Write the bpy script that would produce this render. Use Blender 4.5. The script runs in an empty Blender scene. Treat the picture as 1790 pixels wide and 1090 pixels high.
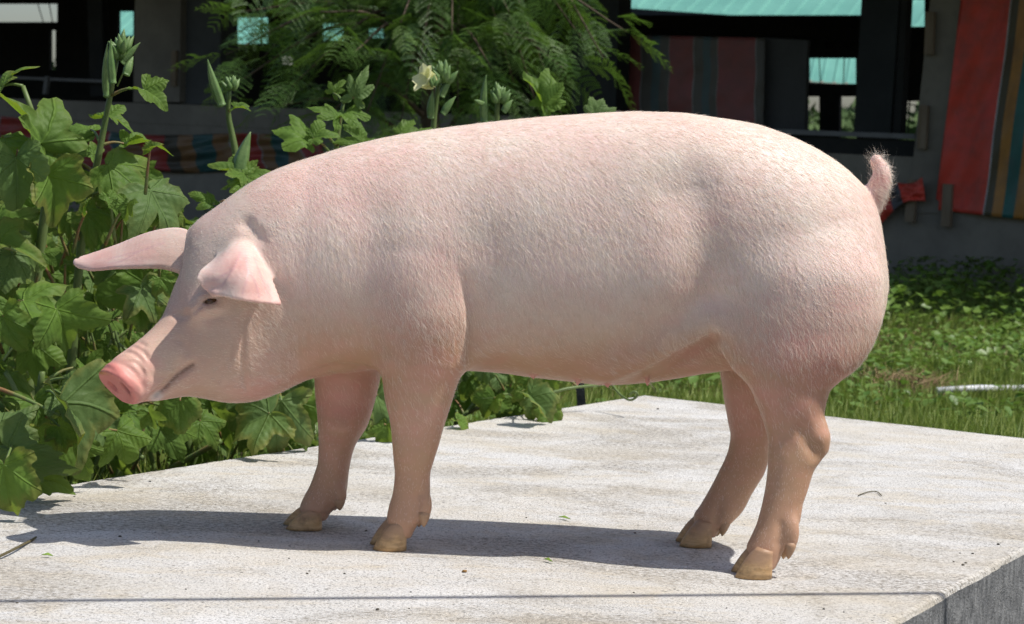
import bpy, bmesh, math, random
import numpy as np
from mathutils import Vector, Matrix, Euler

random.seed(7); np.random.seed(7)
R = math.radians
scene = bpy.context.scene
COL = scene.collection

# ------------------------------------------------------------------ camera
IW, IH, FPX = 1790.0, 1090.0, 3580.0
CAM_H = 0.748
PITCH, ROLL = math.atan(300.0 / FPX), R(2.5)
cam_data = bpy.data.cameras.new('camera')
cam = bpy.data.objects.new('camera', cam_data); COL.objects.link(cam)
cam_data.sensor_width = 36.0
cam_data.lens = 36.0 * FPX / IW
cam_data.clip_start = 0.05; cam_data.clip_end = 2000
cam_data.dof.use_dof = True; cam_data.dof.focus_distance = 3.6; cam_data.dof.aperture_fstop = 11.0
CAM_M = Matrix.Translation((0, 0, CAM_H)) @ Matrix.Rotation(math.pi / 2 - PITCH, 4, 'X') @ Matrix.Rotation(ROLL, 4, 'Z')
cam.matrix_world = CAM_M
scene.camera = cam

# ------------------------------------------------------------------ light
SUN = Vector((0.47, -0.12, 0.866)).normalized()        # towards the sun
SUN_EL = math.asin(SUN.z); SUN_AZ = math.atan2(SUN.x, SUN.y)
world = bpy.data.worlds.new('World'); scene.world = world; world.use_nodes = True
wn = world.node_tree.nodes; wl = world.node_tree.links
wn.clear()
sky = wn.new('ShaderNodeTexSky'); sky.sky_type = 'NISHITA'; sky.sun_disc = False
sky.sun_elevation = SUN_EL; sky.sun_rotation = SUN_AZ; sky.altitude = 50
sky.air_density = 1.0; sky.dust_density = 2.2; sky.ozone_density = 1.0
bgn = wn.new('ShaderNodeBackground'); bgn.inputs['Strength'].default_value = 0.115
won = wn.new('ShaderNodeOutputWorld')
wl.new(sky.outputs[0], bgn.inputs[0]); wl.new(bgn.outputs[0], won.inputs[0])
sd = bpy.data.lights.new('sun', 'SUN'); sd.energy = 4.7; sd.angle = R(0.53); sd.color = (1.0, 0.955, 0.89)
sun = bpy.data.objects.new('sun', sd); COL.objects.link(sun)
sun.rotation_euler = SUN.to_track_quat('Z', 'Y').to_euler(); sun.location = (3, -2, 8)

scene.view_settings.view_transform = 'Standard'; scene.view_settings.look = 'None'
scene.view_settings.exposure = 0.0; scene.view_settings.gamma = 1.0
scene.view_settings.use_curve_mapping = False
scene.render.engine = 'CYCLES'
scene.cycles.use_denoising = True; scene.cycles.denoising_prefilter = 'FAST'
scene.cycles.max_bounces = 8; scene.cycles.transparent_max_bounces = 8
scene.cycles.diffuse_bounces = 4; scene.cycles.glossy_bounces = 3; scene.cycles.transmission_bounces = 4
scene.cycles.caustics_reflective = False; scene.cycles.caustics_refractive = False
scene.cycles.sample_clamp_indirect = 6.0

# ------------------------------------------------------------------ photo geometry: where a picture point lies in the place
CO = Vector((0, 0, CAM_H)); CM3 = CAM_M.to_3x3(); CMI = CM3.transposed()
CMn = np.array(CM3); 
def ray(u, v):
    return CM3 @ Vector(((u - IW / 2) / FPX, -(v - IH / 2) / FPX, -1.0))
def W(u, v, y):                 # point seen at (u, v) that stands at depth y
    d = ray(u, v); t = y / d.y
    return CO + d * t
def G(u, v, z=0.0):             # point seen at (u, v) on a level surface of height z
    d = ray(u, v); t = (z - CO.z) / d.z
    return CO + d * t
def PL(u, v, p0, n):            # point seen at (u, v) on a plane
    d = ray(u, v); t = (p0 - CO).dot(n) / d.dot(n)
    return CO + d * t
def proj(P):                    # numpy (N,3) -> picture coordinates
    q = (P - np.array(CO)) @ CMn
    return IW / 2 + FPX * q[:, 0] / -q[:, 2], IH / 2 - FPX * q[:, 1] / -q[:, 2]

# ------------------------------------------------------------------ object helpers
def tag(o, label=None, cat=None, group=None, kind=None):
    if label: o['label'] = label
    if cat: o['category'] = cat
    if group: o['group'] = group
    if kind: o['kind'] = kind
    return o
def empty(name, loc=(0, 0, 0), rz=0.0):
    o = bpy.data.objects.new(name, None); COL.objects.link(o)
    o.location = loc; o.rotation_euler = (0, 0, rz); o.empty_display_size = 0.05
    return o
def link(name, me, parent=None, mat=None, world=True):
    """world=True: the mesh is in world coordinates, keep it there under its parent"""
    o = bpy.data.objects.new(name, me); COL.objects.link(o)
    if mat is not None and len(me.materials) == 0: me.materials.append(mat)
    if parent is not None:
        o.parent = parent
        if world:
            off = Vector(parent.location)
            p = parent.parent
            while p is not None: off += Vector(p.location); p = p.parent
            o.location = -off
    return o
def mesh(name, verts, faces, smooth=False):
    me = bpy.data.meshes.new(name)
    me.from_pydata([tuple(v) for v in verts], [], [tuple(f) for f in faces])
    if smooth: me.polygons.foreach_set('use_smooth', np.ones(len(me.polygons), dtype=bool))
    me.update(); return me
def mesh_np(name, V, F, smooth=False):
    """V (N,3), F (M,k) all of one size k"""
    V = np.asarray(V, np.float32); F = np.asarray(F, np.int32)
    me = bpy.data.meshes.new(name)
    me.vertices.add(len(V)); me.vertices.foreach_set('co', V.ravel())
    k = F.shape[1]
    me.loops.add(F.size); me.loops.foreach_set('vertex_index', F.ravel())
    me.polygons.add(len(F)); me.polygons.foreach_set('loop_start', np.arange(0, F.size, k, dtype=np.int32))
    me.polygons.foreach_set('use_smooth', np.full(len(F), smooth, dtype=bool))
    me.update(calc_edges=True); return me
def vattr(me, name, vals):
    a = me.attributes.new(name, 'FLOAT', 'POINT'); a.data.foreach_set('value', np.asarray(vals, np.float32))

class MB:
    """collects boxes, tubes and prisms for ONE mesh"""
    def __init__(s): s.v = []; s.f = []
    def add(s, vs, fs):
        b = len(s.v); s.v += [Vector(v) for v in vs]; s.f += [tuple(i + b for i in f) for f in fs]; return s
    def prism(s, pts, off):
        """closed outline pts extruded by off"""
        n = len(pts); off = Vector(off); pts = [Vector(p) for p in pts]
        s.add(pts + [p + off for p in pts],
              [tuple(range(n))[::-1], tuple(range(n, 2 * n))] + [(i, (i + 1) % n, n + (i + 1) % n, n + i) for i in range(n)])
        return s
    def tube(s, pts, rad, n=7, cap=True):
        pts = [Vector(p) for p in pts]; m = len(pts)
        if not hasattr(rad, '__len__'): rad = [rad] * m
        up = Vector((0.13, 0.31, 0.94)); vs = []
        for i, p in enumerate(pts):
            d = (pts[min(i + 1, m - 1)] - pts[max(i - 1, 0)]).normalized()
            a = d.cross(up)
            if a.length < 1e-3: a = d.cross(Vector((1, 0, 0)))
            a.normalize(); b = d.cross(a)
            for k in range(n):
                t = 2 * math.pi * k / n
                vs.append(p + (a * math.cos(t) + b * math.sin(t)) * rad[i])
        fs = [(i * n + k, i * n + (k + 1) % n, (i + 1) * n + (k + 1) % n, (i + 1) * n + k) for i in range(m - 1) for k in range(n)]
        if cap: fs += [tuple(range(n))[::-1], tuple(range((m - 1) * n, m * n))]
        return s.add(vs, fs)
    def build(s, name, mat, parent=None, smooth=False, bevel=0):
        me = mesh(name, s.v, s.f, smooth)
        o = link(name, me, parent, mat)
        if bevel:
            b = o.modifiers.new('bevel', 'BEVEL'); b.width = bevel; b.segments = 2
        return o
def spline(ctrl, n):
    """Catmull-Rom through ctrl points"""
    P = [Vector(c) for c in ctrl]; P = [P[0] * 2 - P[1]] + P + [P[-1] * 2 - P[-2]]
    out = []; m = len(P) - 3
    for i in range(n):
        t = i / (n - 1) * m; k = min(int(t), m - 1); t -= k
        a, b, c, d = P[k:k + 4]
        out.append(0.5 * ((2 * b) + (c - a) * t + (2 * a - 5 * b + 4 * c - d) * t * t + (3 * b - a - 3 * c + d) * t ** 3))
    return out

# ------------------------------------------------------------------ material helpers
class NT:
    def __init__(s, name):
        s.m = bpy.data.materials.new(name); s.m.use_nodes = True
        s.t = s.m.node_tree; s.n = s.t.nodes; s.l = s.t.links
        s.p = s.n['Principled BSDF']; s.out = s.n['Material Output']
    def node(s, typ, **kw):
        n = s.n.new(typ)
        for k, v in kw.items(): setattr(n, k, v)
        return n
    def put(s, sock, v):
        if isinstance(v, bpy.types.NodeSocket): s.l.new(v, sock)
        else: sock.default_value = v
    def coord(s, out='Object'): return s.node('ShaderNodeTexCoord').outputs[out]
    def mapping(s, vec, scale=(1, 1, 1), rot=(0, 0, 0), loc=(0, 0, 0)):
        n = s.node('ShaderNodeMapping'); s.l.new(vec, n.inputs[0])
        n.inputs['Scale'].default_value = scale; n.inputs['Rotation'].default_value = rot; n.inputs['Location'].default_value = loc
        return n.outputs[0]
    def noise(s, vec, scale, detail=4, rough=0.55, out='Fac', dist=0.0):
        n = s.node('ShaderNodeTexNoise'); s.put(n.inputs['Vector'], vec)
        n.inputs['Scale'].default_value = scale; n.inputs['Detail'].default_value = detail
        n.inputs['Roughness'].default_value = rough; n.inputs['Distortion'].default_value = dist
        return n.outputs[out]
    def voronoi(s, vec, scale, feature='F1', out='Distance', rnd=1.0):
        n = s.node('ShaderNodeTexVoronoi', feature=feature); s.put(n.inputs['Vector'], vec)
        n.inputs['Scale'].default_value = scale; n.inputs['Randomness'].default_value = rnd
        return n.outputs[out]
    def ramp(s, fac, stops, interp='LINEAR'):
        n = s.node('ShaderNodeValToRGB'); s.put(n.inputs[0], fac); e = n.color_ramp.elements
        n.color_ramp.interpolation = interp
        while len(e) > 1: e.remove(e[-1])
        for i, (p, c) in enumerate(stops):
            x = e[0] if i == 0 else e.new(p)
            x.position = p; x.color = (c, c, c, 1) if not hasattr(c, '__len__') else (*c, 1)
        return n.outputs[0]
    def mix(s, fac, a, b, blend='MIX'):
        n = s.node('ShaderNodeMix', data_type='RGBA', blend_type=blend)
        s.put(n.inputs[0], fac)
        for sock, v in ((n.inputs[6], a), (n.inputs[7], b)):
            if isinstance(v, bpy.types.NodeSocket): s.l.new(v, sock)
            else: sock.default_value = (*v, 1) if len(v) == 3 else v
        return n.outputs[2]
    def math(s, op, a, b=0.0, c=None, clamp=False):
        n = s.node('ShaderNodeMath', operation=op, use_clamp=clamp)
        s.put(n.inputs[0], a); s.put(n.inputs[1], b)
        if c is not None: s.put(n.inputs[2], c)
        return n.outputs[0]
    def attr(s, name, out='Fac'): return s.node('ShaderNodeAttribute', attribute_name=name).outputs[out]
    def bump(s, h, strength=0.5, dist=0.01, normal=None):
        n = s.node('ShaderNodeBump'); s.put(n.inputs['Height'], h)
        n.inputs['Strength'].default_value = strength; n.inputs['Distance'].default_value = dist
        if normal is not None: s.l.new(normal, n.inputs['Normal'])
        s.l.new(n.outputs[0], s.p.inputs['Normal']); return n.outputs[0]
    def base(s, c, rough=0.6, spec=0.5, metal=0.0):
        if isinstance(c, bpy.types.NodeSocket): s.l.new(c, s.p.inputs['Base Color'])
        else: s.p.inputs['Base Color'].default_value = (*c, 1)
        s.put(s.p.inputs['Roughness'], rough); s.put(s.p.inputs['Specular IOR Level'], spec); s.put(s.p.inputs['Metallic'], metal)
        return s
# ================================================================== ground, slab
GZ = -0.25
m = NT('soil'); co = m.coord('Object')
n1 = m.noise(co, 2.2, 6, .6); n2 = m.noise(co, 26, 5, .65)
c = m.mix(m.ramp(n1, [(.35, 0), (.6, 1)]), (.075, .055, .034), (.060, .075, .026))
c = m.mix(m.ramp(n2, [(.45, 0), (.75, .8)]), c, (.15, .115, .07))
m.base(c, .95, .1); m.bump(m.math('ADD', n2, m.noise(co, 90, 4, .7)), .8, .03); SOIL = m.m
def hill(x, y):
    return 0.018 * math.sin(x * 2.1 + 1) * math.cos(y * 1.7) + .012 * math.sin(x * 5.3 + y * 4.1)
xs = np.concatenate([np.linspace(-600, -12, 8), np.linspace(-8, 8, 65), np.linspace(12, 600, 8)]); ys = np.concatenate([np.linspace(-60, 1, 6), np.linspace(2, 24, 89), np.linspace(30, 900, 12)])
V = [(x, y, GZ + (hill(x, y) if -8 <= x <= 8 and 2 <= y <= 24 else 0)) for x in xs for y in ys]; ny_ = len(ys)
F = [(i * ny_ + j, (i + 1) * ny_ + j, (i + 1) * ny_ + j + 1, i * ny_ + j + 1) for i in range(len(xs) - 1) for j in range(ny_ - 1)]
tag(link('ground', mesh('ground', V, F, True), None, SOIL), kind='structure')

# concrete: weathered pale top, raw grey sides
m = NT('slab_top'); co = m.coord('Object')
big = m.noise(m.mapping(co, (1, 1.5, 1), (0, 0, R(-20))), 1.7, 6, .62); med = m.noise(m.mapping(co, (1, 1.7, 1), (0, 0, R(-12))), 6, 7, .68, dist=.6)
fine = m.noise(co, 210, 5, .7); grit = m.noise(co, 480, 3, .65); speck = m.noise(m.mapping(co, (.8, 1.3, 1)), 95, 6, .75)
c = m.mix(m.ramp(big, [(.36, 0), (.66, 1)]), (.70, .695, .68), (.64, .625, .59))
c = m.mix(m.ramp(med, [(.46, 0), (.66, .7)]), c, (.60, .525, .40))
blot = m.noise(m.mapping(co, (1, 1.5, 1), (0, 0, R(-25)), (1.3, 4.2, 0)), 1.5, 7, .66, dist=.8)
c = m.mix(m.ramp(blot, [(.50, 0), (.68, .45)]), c, (.47, .42, .34))
c = m.mix(m.ramp(m.noise(m.mapping(co, (1.2, 2.2, 1), (0, 0, R(15)), (3, 1, 0)), 2.4, 7, .68), [(.52, 0), (.74, .40)]), c, (.46, .445, .42))
c = m.mix(m.ramp(m.noise(m.mapping(co, (1, 1, 1), (0, 0, 0), (7, 2, 0)), 3.3, 6, .65), [(.50, 0), (.64, .7)]), c, (.76, .755, .74))
c = m.mix(m.ramp(fine, [(.38, .95), (.48, 0)]), c, (.22, .21, .195))
c = m.mix(m.ramp(speck, [(.36, .9), (.44, 0)]), c, (.19, .18, .16))
c = m.mix(m.ramp(grit, [(.54, 0), (.68, .6)]), c, (.80, .79, .77))
dirt = m.math('MULTIPLY', m.ramp(blot, [(.47, 0), (.58, 1)]), m.ramp(speck, [(.44, 1), (.56, 0)]))
c = m.mix(m.math('MULTIPLY', dirt, .75), c, (.26, .235, .195))
warm = m.noise(m.mapping(co, (.9, 1.6, 1), (0, 0, R(-15)), (5.1, .7, 0)), 1.3, 6, .6)
c = m.mix(m.ramp(warm, [(.48, 0), (.64, .35)]), c, (.64, .58, .47))
pits = m.voronoi(m.mapping(co, (.8, 1.2, 1)), 75); pm = m.ramp(m.noise(co, 9, 3, .6), [(.40, 0), (.60, 1)])
pit = m.math('MULTIPLY', m.ramp(pits, [(.11, 1), (.20, 0)]), pm)
c = m.mix(m.math('MULTIPLY', pit, .85), c, (.10, .095, .085))
m.base(c, .92, .15)
hgt = m.math('ADD', m.math('MULTIPLY', fine, 1.2), m.math('MULTIPLY', med, 1.2)); hgt = m.math('ADD', hgt, m.math('MULTIPLY', speck, .8)); hgt = m.math('SUBTRACT', hgt, m.math('MULTIPLY', pit, .8))
m.bump(hgt, .7, .006); CTOP = m.m
m = NT('slab_side'); co = m.coord('Object')
a = m.noise(m.mapping(co, (1, 1, .45)), 60, 6, .7); b = m.noise(co, 9, 5, .6)
c = m.mix(m.ramp(a, [(.35, 0), (.65, 1)]), (.15, .155, .16), (.42, .425, .425)); c = m.mix(m.ramp(b, [(.4, 0), (.7, .5)]), c, (.20, .205, .21))
m.base(c, .95, .15); m.bump(m.math('ADD', a, m.noise(co, 200, 4, .7)), .9, .012); CSIDE = m.m
B_ = Vector((.416, 6.142, 0)); Lp = Vector((-.902, 4.194, 0)); Rp = Vector((1.411, 5.547, 0)); N1 = Vector((1.014, 3.929, 0)); N2 = Vector((.633, 3.244, 0))
def isect(p, d, q, e):
    det = d.x * -e.y + e.x * d.y; r = q - p
    t = (r.x * -e.y + e.x * r.y) / det
    return p + d * t
dl = (Lp - B_).normalized(); RC = isect(B_, Rp - B_, N1, N1 - N2)
LC = B_ + dl * 6.2; NC = N1 + (N2 - N1).normalized() * 4.4
rng = random.Random(4); ring = []
cor = [B_, LC, NC, RC]
for i in range(4):
    a, b = cor[i], cor[(i + 1) % 4]; L = (b - a).length; k = int(L / .025); nn = Vector((b.y - a.y, a.x - b.x, 0)).normalized()
    ph = rng.random() * 9
    for j in range(k):
        t = j / k; w = .003 * math.sin(L * t * 3 + ph) + .0015 * math.sin(L * t * 19 + ph * 2) + rng.gauss(0, .0011)
        fade = min(1, min(t, 1 - t) * 14)
        ring.append(a + (b - a) * t + nn * w * fade)
cen = sum(ring, Vector()) / len(ring); n = len(ring)
def inset(p, d):
    v = (cen - p).normalized(); return p + v * d
V = [inset(p, .016) for p in ring] + [inset(p, .005) + Vector((0, 0, -.0035)) for p in ring] + [p + Vector((0, 0, -.011)) for p in ring] + [p + Vector((0, 0, -.34)) for p in ring]
F = [tuple(range(n))] + [(r * n + i, (r + 1) * n + i, (r + 1) * n + (i + 1) % n, r * n + (i + 1) % n) for r in range(3) for i in range(n)]
me = mesh('slab', V, F); me.materials.append(CTOP); me.materials.append(CSIDE)
for i, p in enumerate(me.polygons):
    p.material_index = 1 if i > 2 * n else 0
slab = tag(link('concrete_platform', me), kind='structure')

# ================================================================== the barn behind
P0 = Vector((3.37, 16, 0)); DW = Vector((.8081, -.5890, 0)); NW = Vector((-.5890, -.8081, 0))
REAR = P0 - NW * 5
def FW(u, v, out=0.0): return PL(u, v, P0 + NW * out, NW)
def RW(u, v): return PL(u, v, REAR, NW)
def mat_plain(name, c1, c2, sc=6, rough=.85, bump=.3, det=5, stretch=(1, 1, 1)):
    m = NT(name); co = m.mapping(m.coord('Object'), stretch)
    a = m.noise(co, sc, det, .62); b = m.noise(co, sc * 9, 4, .65)
    c = m.mix(m.ramp(a, [(.32, 0), (.68, 1)]), c1, c2); c = m.mix(m.ramp(b, [(.5, 0), (.8, .35)]), c, tuple(x * .7 for x in c1))
    m.base(c, rough, .25); m.bump(m.math('ADD', a, b), bump, .01); return m.m
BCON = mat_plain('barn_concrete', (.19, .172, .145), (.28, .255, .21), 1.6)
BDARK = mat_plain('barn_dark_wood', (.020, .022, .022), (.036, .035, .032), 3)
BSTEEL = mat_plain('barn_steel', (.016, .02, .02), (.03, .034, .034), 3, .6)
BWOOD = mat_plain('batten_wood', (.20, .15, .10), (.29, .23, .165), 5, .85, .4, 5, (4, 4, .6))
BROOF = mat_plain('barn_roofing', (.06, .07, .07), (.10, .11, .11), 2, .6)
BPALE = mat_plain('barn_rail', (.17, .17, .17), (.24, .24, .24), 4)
barn = empty('barn', (P0.x, P0.y, GZ))
tag(barn, 'dark open-sided concrete barn behind the pig and the plants', 'barn')
def slabz(u0, u1, z0, z1, name, mat, t=.14, out=0.0, parent=barn):
    """a straight piece of wall between two picture columns, from height z0 to z1"""
    a = FW(u0, 250, out); b = FW(u1, 250, out)
    pts = [Vector((a.x, a.y, z0)), Vector((b.x, b.y, z0)), Vector((b.x, b.y, z1)), Vector((a.x, a.y, z1))]
    return MB().prism(pts, -NW * t).build(name, mat, parent)
def post(quad, name, mat, t=.2, out=0.0, parent=barn, plane=FW):
    """quad: four picture corners"""
    pts = [FW(u, v, out) for u, v in quad]
    return MB().prism(pts, -NW * t).build(name, mat, parent)
def along(s, out=0.0): return P0 + DW * s + NW * out
def run(s0, s1, z0, z1, name, mat, t, out=0.0):
    a, b = along(s0, out), along(s1, out)
    return MB().prism([Vector((a.x, a.y, z0)), Vector((b.x, b.y, z0)), Vector((b.x, b.y, z1)), Vector((a.x, a.y, z1))], -NW * t).build(name, mat, barn)
run(-26, 2.4, -.4, .755, 'lower_wall', BCON, .15)
slabz(-900, 985, .758, .965, 'sill', BCON, .17, .01)
slabz(1080, 1600, .758, .885, 'lower_rail_board', BDARK, .05, -.05)
slabz(1080, 1598, .895, .935, 'sill_rail', BPALE, .06, .0)
# columns
def column(ut0, ut1, ub0, ub1, vb, name, mat, t, out):
    # goes on above the picture to the roof
    k = 1.34
    a, b = FW(ub0, vb, out), FW(ub1, vb, out); c, d = FW(ut1, 0, out), FW(ut0, 0, out)
    s = (2.78 - b.z) / (c.z - b.z); c2 = b + (c - b) * s; s = (2.78 - a.z) / (d.z - a.z); d2 = a + (d - a) * s
    return MB().prism([a, b, c2, d2], -NW * t).build(name, mat, barn)
column(236, 316, 233, 314, 178, 'column', BCON, .35, .02)
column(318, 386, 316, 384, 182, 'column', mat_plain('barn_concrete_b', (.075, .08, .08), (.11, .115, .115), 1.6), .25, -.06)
column(1626, 1700, 1586, 1650, 372, 'column', BCON, .35, .015)
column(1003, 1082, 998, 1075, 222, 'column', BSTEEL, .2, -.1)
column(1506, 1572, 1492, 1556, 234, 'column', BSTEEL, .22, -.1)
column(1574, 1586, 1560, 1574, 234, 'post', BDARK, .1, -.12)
column(152, 178, 158, 182, 168, 'post', BDARK, .1, -.4)
post([(1336, 66), (1412, 70), (1406, 232), (1332, 230)], 'panel', mat_plain('panel_grey', (.075, .075, .073), (.10, .10, .098), 3), .04, -.5)
post([(-90, 128), (178, 139), (178, 144), (-90, 133)], 'rail', BPALE, .05, -.3)
post([(78, 133), (84, 133), (80, 164), (74, 164)], 'rail_post', BPALE, .04, -.28)
post([(300, 88), (308, 88), (306, 150), (298, 150)], 'batten', BWOOD, .03, .06)
for q in ([(1618, 20), (1632, 20), (1630, 95), (1615, 95)], [(1607, 183), (1621, 184), (1617, 260), (1602, 259)], [(1586, 313), (1601, 314), (1597, 388), (1581, 387)], [(1648, 321), (1664, 322), (1660, 396), (1644, 395)]):
    post(q, 'batten', BWOOD, .045, .075)
# roof with a deep eave, never in the picture but it keeps the barn dark
a = along(-26, 2.9); b = along(4.5, 2.9)
rp = [Vector((a.x, a.y, 2.72)), Vector((b.x, b.y, 2.72)), Vector((b.x, b.y, 2.80)), Vector((a.x, a.y, 2.80))]
MB().prism(rp, -NW * 9.0).build('roof', BROOF, barn)
# end walls
for s_ in (-26, 2.5):
    a = along(s_); b = a - NW * 5.0
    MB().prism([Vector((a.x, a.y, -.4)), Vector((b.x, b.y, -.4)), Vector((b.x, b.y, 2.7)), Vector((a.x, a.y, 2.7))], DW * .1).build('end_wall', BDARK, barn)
# rear wall: panels round the openings one looks through
holes = [(-30, 6, 100, 38), (86, 52, 97, 122), (205, 19, 233, 62), (390, 30, 468, 76), (388, 92, 401, 109), (488, 98, 511, 113), (560, 40, 600, 70), (640, 48, 670, 66), (1060, -80, 1512, 26), (1411, 101, 1496, 146),
         (1409, 168, 1432, 228), (1467, 168, 1497, 242), (1568, 176, 1606, 246), (1580, -2, 1616, 46)]
us = sorted({-900, 2000} | {h[0] for h in holes} | {h[2] for h in holes}); vs_ = sorted({-110, 420} | {h[1] for h in holes} | {h[3] for h in holes})
rw = MB()
for j in range(len(vs_) - 1):
    i = 0
    while i < len(us) - 1:
        def solid(i): 
            cu, cv = (us[i] + us[i + 1]) / 2, (vs_[j] + vs_[j + 1]) / 2
            return not any(h[0] < cu < h[2] and h[1] < cv < h[3] for h in holes)
        if not solid(i): i += 1; continue
        k = i
        while k + 1 < len(us) - 1 and solid(k + 1): k += 1
        rw.prism([RW(us[i], vs_[j + 1]), RW(us[k + 1], vs_[j + 1]), RW(us[k + 1], vs_[j]), RW(us[i], vs_[j])], -NW * .06)
        i = k + 1
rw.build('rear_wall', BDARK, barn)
for (u0, v0, u1, v1, w) in ((1085, 48, 1500, 74, 4), (1085, 62, 1500, 90, 4), (1440, 60, 1440, 95, 4), (1455, 66, 1490, 92, 3), (1100, 50, 1130, 64, 3), (1180, 55, 1215, 70, 3), (1432, 101, 1434, 146, 2), (1476, 101, 1474, 146, 2), (1590, 176, 1586, 246, 3), (1572, 180, 1606, 184, 2), (66, 6, 76, 40, 2), (86, 6, 92, 40, 2), (458, 30, 457, 76, 3)):
    p, q = PL(u0, v0, REAR + NW * .05, NW), PL(u1, v1, REAR + NW * .05, NW)
    MB().tube([p, q], w / 2 / FPX * p.y, 6).build('truss_bar', BSTEEL, barn)

# ---- tarpaulins: striped woven plastic
def tarp_mat(name, stops, uv='tu', warp=.0):
    m = NT(name); u = m.attr(uv); co = m.coord('Object')
    c = m.ramp(u, stops, 'CONSTANT')
    c = m.mix(m.ramp(m.noise(co, 7, 5, .6), [(.4, 0), (.75, .4)]), c, (.09, .075, .065))
    m.base(c, .45, .4); m.bump(m.math('ADD', m.noise(co, 5, 4, .5), m.math('MULTIPLY', m.noise(co, 120, 2, .5), .1)), .4, .03); return m.m
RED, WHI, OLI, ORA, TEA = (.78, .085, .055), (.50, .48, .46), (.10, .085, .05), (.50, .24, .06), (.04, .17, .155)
SRED, SWHI, SOLI, SORA, STEA = (.36, .045, .035), (.30, .29, .27), (.075, .065, .045), (.24, .125, .05), (.03, .095, .09)   # stripe colours darkened to put shade into the draped cloth
DRED, DWHI, DOLI, DTEA = (.30, .085, .08), (.28, .265, .25), (.12, .112, .095), (.08, .13, .135)   # stripe colours dulled to put the barn's inner shade into the cloth
def cloth(name, quad, nu, nv, out, mat, urange, label, amp=.02, seed=1, edge=None):
    r = random.Random(seed); ph = [r.random() * 7 for _ in range(8)]; V = []; tu = []
    for j in range(nv + 1):
        for i in range(nu + 1):
            a, b = i / nu, j / nv
            (u0, v0), (u1, v1), (u2, v2), (u3, v3) = quad
            u = (u0 * (1 - a) + u1 * a) * (1 - b) + (u3 * (1 - a) + u2 * a) * b
            v = (v0 * (1 - a) + v1 * a) * (1 - b) + (v3 * (1 - a) + v2 * a) * b
            if edge: v += edge(a, b)
            w = amp * (.5 * math.sin(a * 9 + b * 4 + ph[0]) + .35 * math.sin(a * 21 - b * 7 + ph[1]) + .35 * math.sin(b * 17 + a * 5 + ph[2]) * b + .2 * math.sin(a * 37 + b * 23 + ph[3]))
            V.append(FW(u, v, out + w)); tu.append(urange[0] + (urange[1] - urange[0]) * a + .004 * math.sin(b * 13 + ph[4]))
    F = [(j * (nu + 1) + i, j * (nu + 1) + i + 1, (j + 1) * (nu + 1) + i + 1, (j + 1) * (nu + 1) + i) for j in range(nv) for i in range(nu)]
    me = mesh(name, V, F, True); vattr(me, 'tu', tu)
    c0 = FW(*quad[3], out); e = tag(link('tarpaulin', me, None, mat), label, 'tarpaulin', 'tarpaulins hung on the barn')
    sm = e.modifiers.new('thickness', 'SOLIDIFY'); sm.thickness = .004
    return e
tm = tarp_mat('tarp_stripes', [(0, RED), (.365, WHI), (.378, OLI), (.43, ORA), (.51, TEA), (.60, ORA), (.68, OLI), (.72, WHI), (.73, RED)])
cloth('tarp', [(1690, -80), (1930, -80), (1862, 392), (1634, 366)], 44, 60, .05, tm, (0, 1), 'red tarpaulin with teal and orange stripes hanging at the right column', .045, 2)
# dark fold of cloth lower left of that column
def crump(a, b): return 7 * math.sin(a * 9) * (1 - b) + 10 * b * math.sin(a * 6 + 1)
cloth('tarp', [(1500, 352), (1612, 306), (1618, 344), (1515, 398)], 24, 14, .10, tarp_mat('tarp_crumple', [(0, RED), (.45, (.09, .09, .10)), (.62, RED)]), (0, 1), 'crumpled red tarpaulin scrap bunched on the low wall beside the tail', .035, 5, crump)
sag = lambda a, b: (16 * math.sin(a * 5.1 + .6) + 7 * math.sin(a * 13)) * b - 8 * math.sin(a * 8 + 1) * (1 - b)
cloth('tarp', [(-40, 208), (560, 248), (580, 330), (-40, 262)], 90, 16, .07,
      tarp_mat('tarp_drape', [(0, SORA), (.06, SWHI), (.065, SRED), (.17, SOLI), (.21, STEA), (.25, SORA), (.29, SRED), (.38, SWHI), (.385, STEA), (.42, SORA), (.47, SRED), (.54, SOLI), (.58, SORA), (.625, STEA), (.68, SORA), (.73, SWHI), (.735, SRED), (.81, SWHI), (.815, SORA), (.85, STEA), (.89, SORA), (.93, SWHI), (.935, SRED)]), (0, 1),
      'striped red tarpaulin draped along the low wall behind the left plants', .05, 3, sag)
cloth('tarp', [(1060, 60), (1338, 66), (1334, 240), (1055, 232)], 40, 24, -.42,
      tarp_mat('tarp_inner', [(0, DRED), (.22, DWHI), (.228, DOLI), (.29, DTEA), (.34, DOLI), (.395, DWHI), (.402, DRED), (.55, DWHI), (.556, DOLI), (.61, DTEA), (.66, DOLI), (.70, DWHI), (.706, DRED), (.94, DWHI), (.947, DOLI)]), (0, 1), 'shaded red and green striped tarpaulin hanging inside the barn above the back', .015, 9)

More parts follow.
